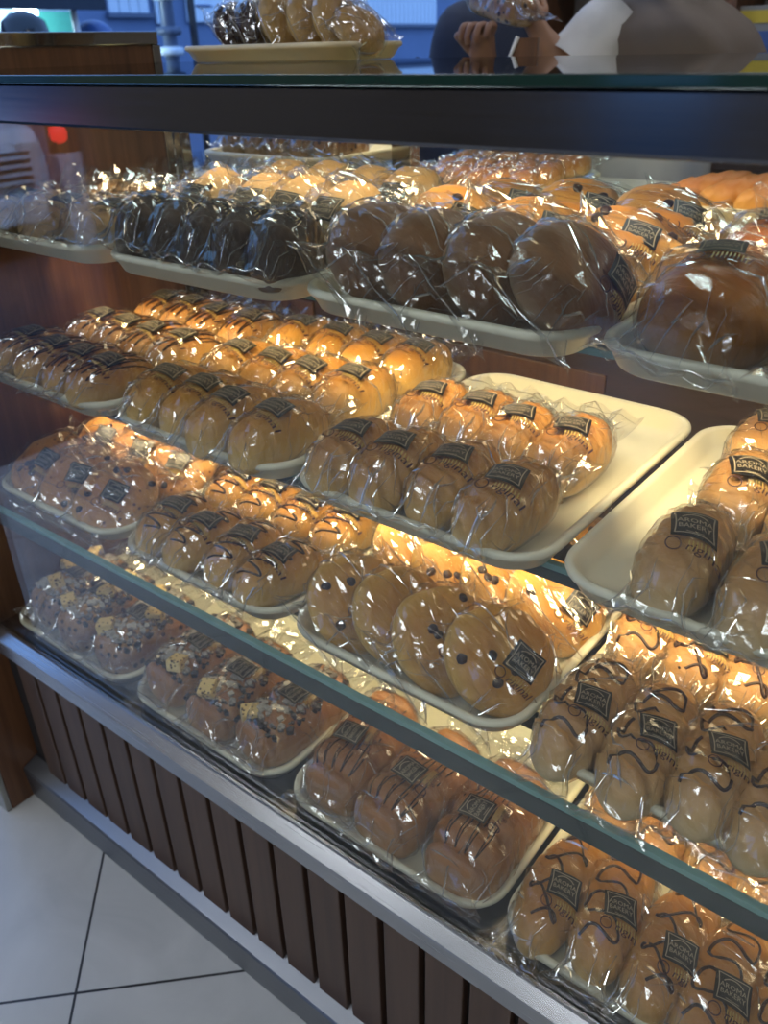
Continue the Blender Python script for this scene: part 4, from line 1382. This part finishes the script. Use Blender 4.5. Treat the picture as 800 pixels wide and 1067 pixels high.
def rider(base, face, label, hm, height):
    bb = Vector(base)
    fx, fy = math.cos(face), math.sin(face)
    lx, ly = -fy, fx
    def J(s):
        return tuple(tuple(bb + Vector((lx * s * a + fx * c, ly * s * a + fy * c, z * height))) for a, c, z in ((0.19, 0, 1.48), (0.25, 0.05, 1.2), (0.22, 0.22, 1.02)))
    hk = dict(palm_dir=(fx, fy, -0.3), across=(lx, ly, 0), curl_dir=(0, 0, -1), curl=0.8)
    t, f, l_ = person(label, base, face, (J(1), J(-1)), (hk, hk), SKIN2, height=height)
    garment('jacket', [(0, 0, 1.55 * height, 0.09, 0.08, 0), (0, 0, 1.5 * height, 0.20, 0.19, 0), (0, 0, 1.2 * height, 0.21, 0.19, 0), (0, 0, 0.95 * height, 0.2, 0.19, 0)], CL['navy'], t, seed=9)
    garment('trousers', [(0, 0, 1.0 * height, 0.18, 0.16, 0), (0, 0, 0.5, 0.19, 0.17, 0), (0, 0, 0.08, 0.2, 0.18, 0)], CL['navy'], t, seed=10)
    hx, hy = f.x * 0.035, f.y * 0.035
    h = MB().lathe([(0.10, 1.64 * height), (0.135, 1.67 * height), (0.148, 1.76 * height), (0.125, 1.86 * height), (0.07, 1.905 * height), (0.01, 1.92 * height)], (hx, hy, 0), 20).build('helmet', hm, t)
    MB().lathe([(0.150, -0.045), (0.158, 0.0), (0.150, 0.045)], (hx + f.x * 0.012, hy + f.y * 0.012, 1.74 * height), 20, 0).build('visor', CL['visor'], h)
    return t


rider((-5.2, 2.62, -0.055), 0.3, 'person in dark jacket and black helmet by the bright street stall', CL['helmetk'], 0.93)
rider((-5.9, 3.62, -0.055), -0.4, 'person wearing a blue helmet beside the white stall post', CL['helmet'], 0.92)

# parked car whose front shows as a reflection in the front pane
car = thing('car', 'pale car with slatted front grille parked in the street, reflected in front pane', 'car', (-7.0, -2.72, -0.055))
half = 0.93
pro = [(0.0, 0.35), (0.06, 0.50), (0.05, 0.80), (-0.05, 1.02), (-0.95, 1.18), (-1.65, 1.72), (-3.2, 1.78), (-4.1, 1.62), (-4.45, 1.10), (-4.5, 0.45), (-4.3, 0.28), (-0.15, 0.26)]
mb = MB()
vs = []
for s, ins in ((-1, 0.10), (-1, 0.0), (1, 0.0), (1, 0.10)):
    for x, z in pro:
        tap = 0.16 * max(0, z - 1.1)
        cx = x * (1 - 0.02 * (ins > 0))
        vs.append((cx - (0.10 if (ins > 0 and x > -0.2) else 0), s * (half - ins - tap), z))
n = len(pro)
fs = []
for j in range(3):
    for i in range(n):
        fs.append((j * n + i, j * n + (i + 1) % n, (j + 1) * n + (i + 1) % n, (j + 1) * n + i))
fs += [tuple(range(n))[::-1], tuple(range(3 * n, 4 * n))]
body = mb.add(vs, fs, 0, False).build('car_body', BLU['body'], car)
bv = body.modifiers.new('round', 'BEVEL')
bv.width = 0.05
bv.segments = 3
gr = MB().bbox((0.03, -0.75, 0.60), (0.075, 0.75, 0.86), 0.01).build('grille', BLU['dark'], car)
for i in range(4):
    MB().bbox((0.06, -0.74, 0.615 + 0.063 * i), (0.10, 0.74, 0.645 + 0.063 * i), 0.006).build('grille_slat', BLU['body'], gr)
for s in (-1, 1):
    MB().bbox((-0.04, s * 0.78 - 0.11, 0.78), (0.05, s * 0.78 + 0.11, 0.93), 0.03).build('headlamp', M['white'], car)
    MB().bbox((-1.45, s * 0.98 - 0.07, 1.12), (-1.3, s * 0.98 + 0.07, 1.25), 0.03).build('wing_mirror', BLU['body'], car)
MB().bbox((0.0, -0.80, 0.30), (0.12, 0.80, 0.50), 0.03).build('bumper', BLU['body'], car)
MB().add([(-0.99, -0.70, 1.205), (-0.99, 0.70, 1.205), (-1.60, 0.62, 1.70), (-1.60, -0.62, 1.70)], [(0, 1, 2, 3)]).build('windscreen', CL['visor'], car)
for x in (-0.85, -3.6):
    for s in (-1, 1):
        MB().lathe([(0.10, -0.09), (0.30, -0.10), (0.33, -0.06), (0.33, 0.06), (0.30, 0.10), (0.10, 0.09)], (0, 0, 0), 20).build('wheel', BLU['tyre'], car).matrix_local = Matrix.Translation(Vector((x, s * 0.84, 0.33)) * U) @ Matrix.Rotation(HP, 4, 'X')
# red-lamped bollard beside the car
t = thing('warning_post', 'short grey post with a red lamp beside the parked car', 'post', (-7.05, -3.91, -0.055))
MB().bbox((-0.09, -0.16, 0), (0.09, 0.16, 0.80), 0.02).build('post_body', BLU['body'], t)
MB().bbox((-0.07, -0.14, 0.80), (0.07, 0.14, 1.12), 0.02).build('lamp_box', BLU['dark'], t)
MB().lathe([(0.01, -0.075), (0.065, -0.05), (0.075, 0.0), (0.065, 0.05), (0.01, 0.075)], (0.06, 0.10, 0.96), 14).build('red_lamp', BLU['red'], t)

t = thing('added_street_lamp', 'added unseen street lamp brightening the parked car', 'lamp', (-5.3, -4.6, -0.055))  # unseen lamp, added to strengthen the car's reflection in the pane
MB().tube([(0, 0, 0), (0, 0, 3.3), (0, 0.25, 3.6), (0, 0.8, 3.65)], [0.06, 0.045, 0.04, 0.035], 12).build('added_lamp_post', BLU['pole'], t)
MB().bbox((-0.10, 0.7, 3.58), (0.10, 1.25, 3.68), 0.02).build('added_lamp_head', BLU['pole'], t)
MB().bbox((-0.08, 0.75, 3.565), (0.08, 1.2, 3.582), 0.004).build('added_lamp_glass', BLU['led'], t)
area('added_car_fill', (-5.3, -3.6, 3.48), (0.4, 0.16), 75, (0.50, 0.66, 1.0), (-0.62, 0.15, -0.78), math.radians(120))  # fill light of the added lamp, aimed at the car front
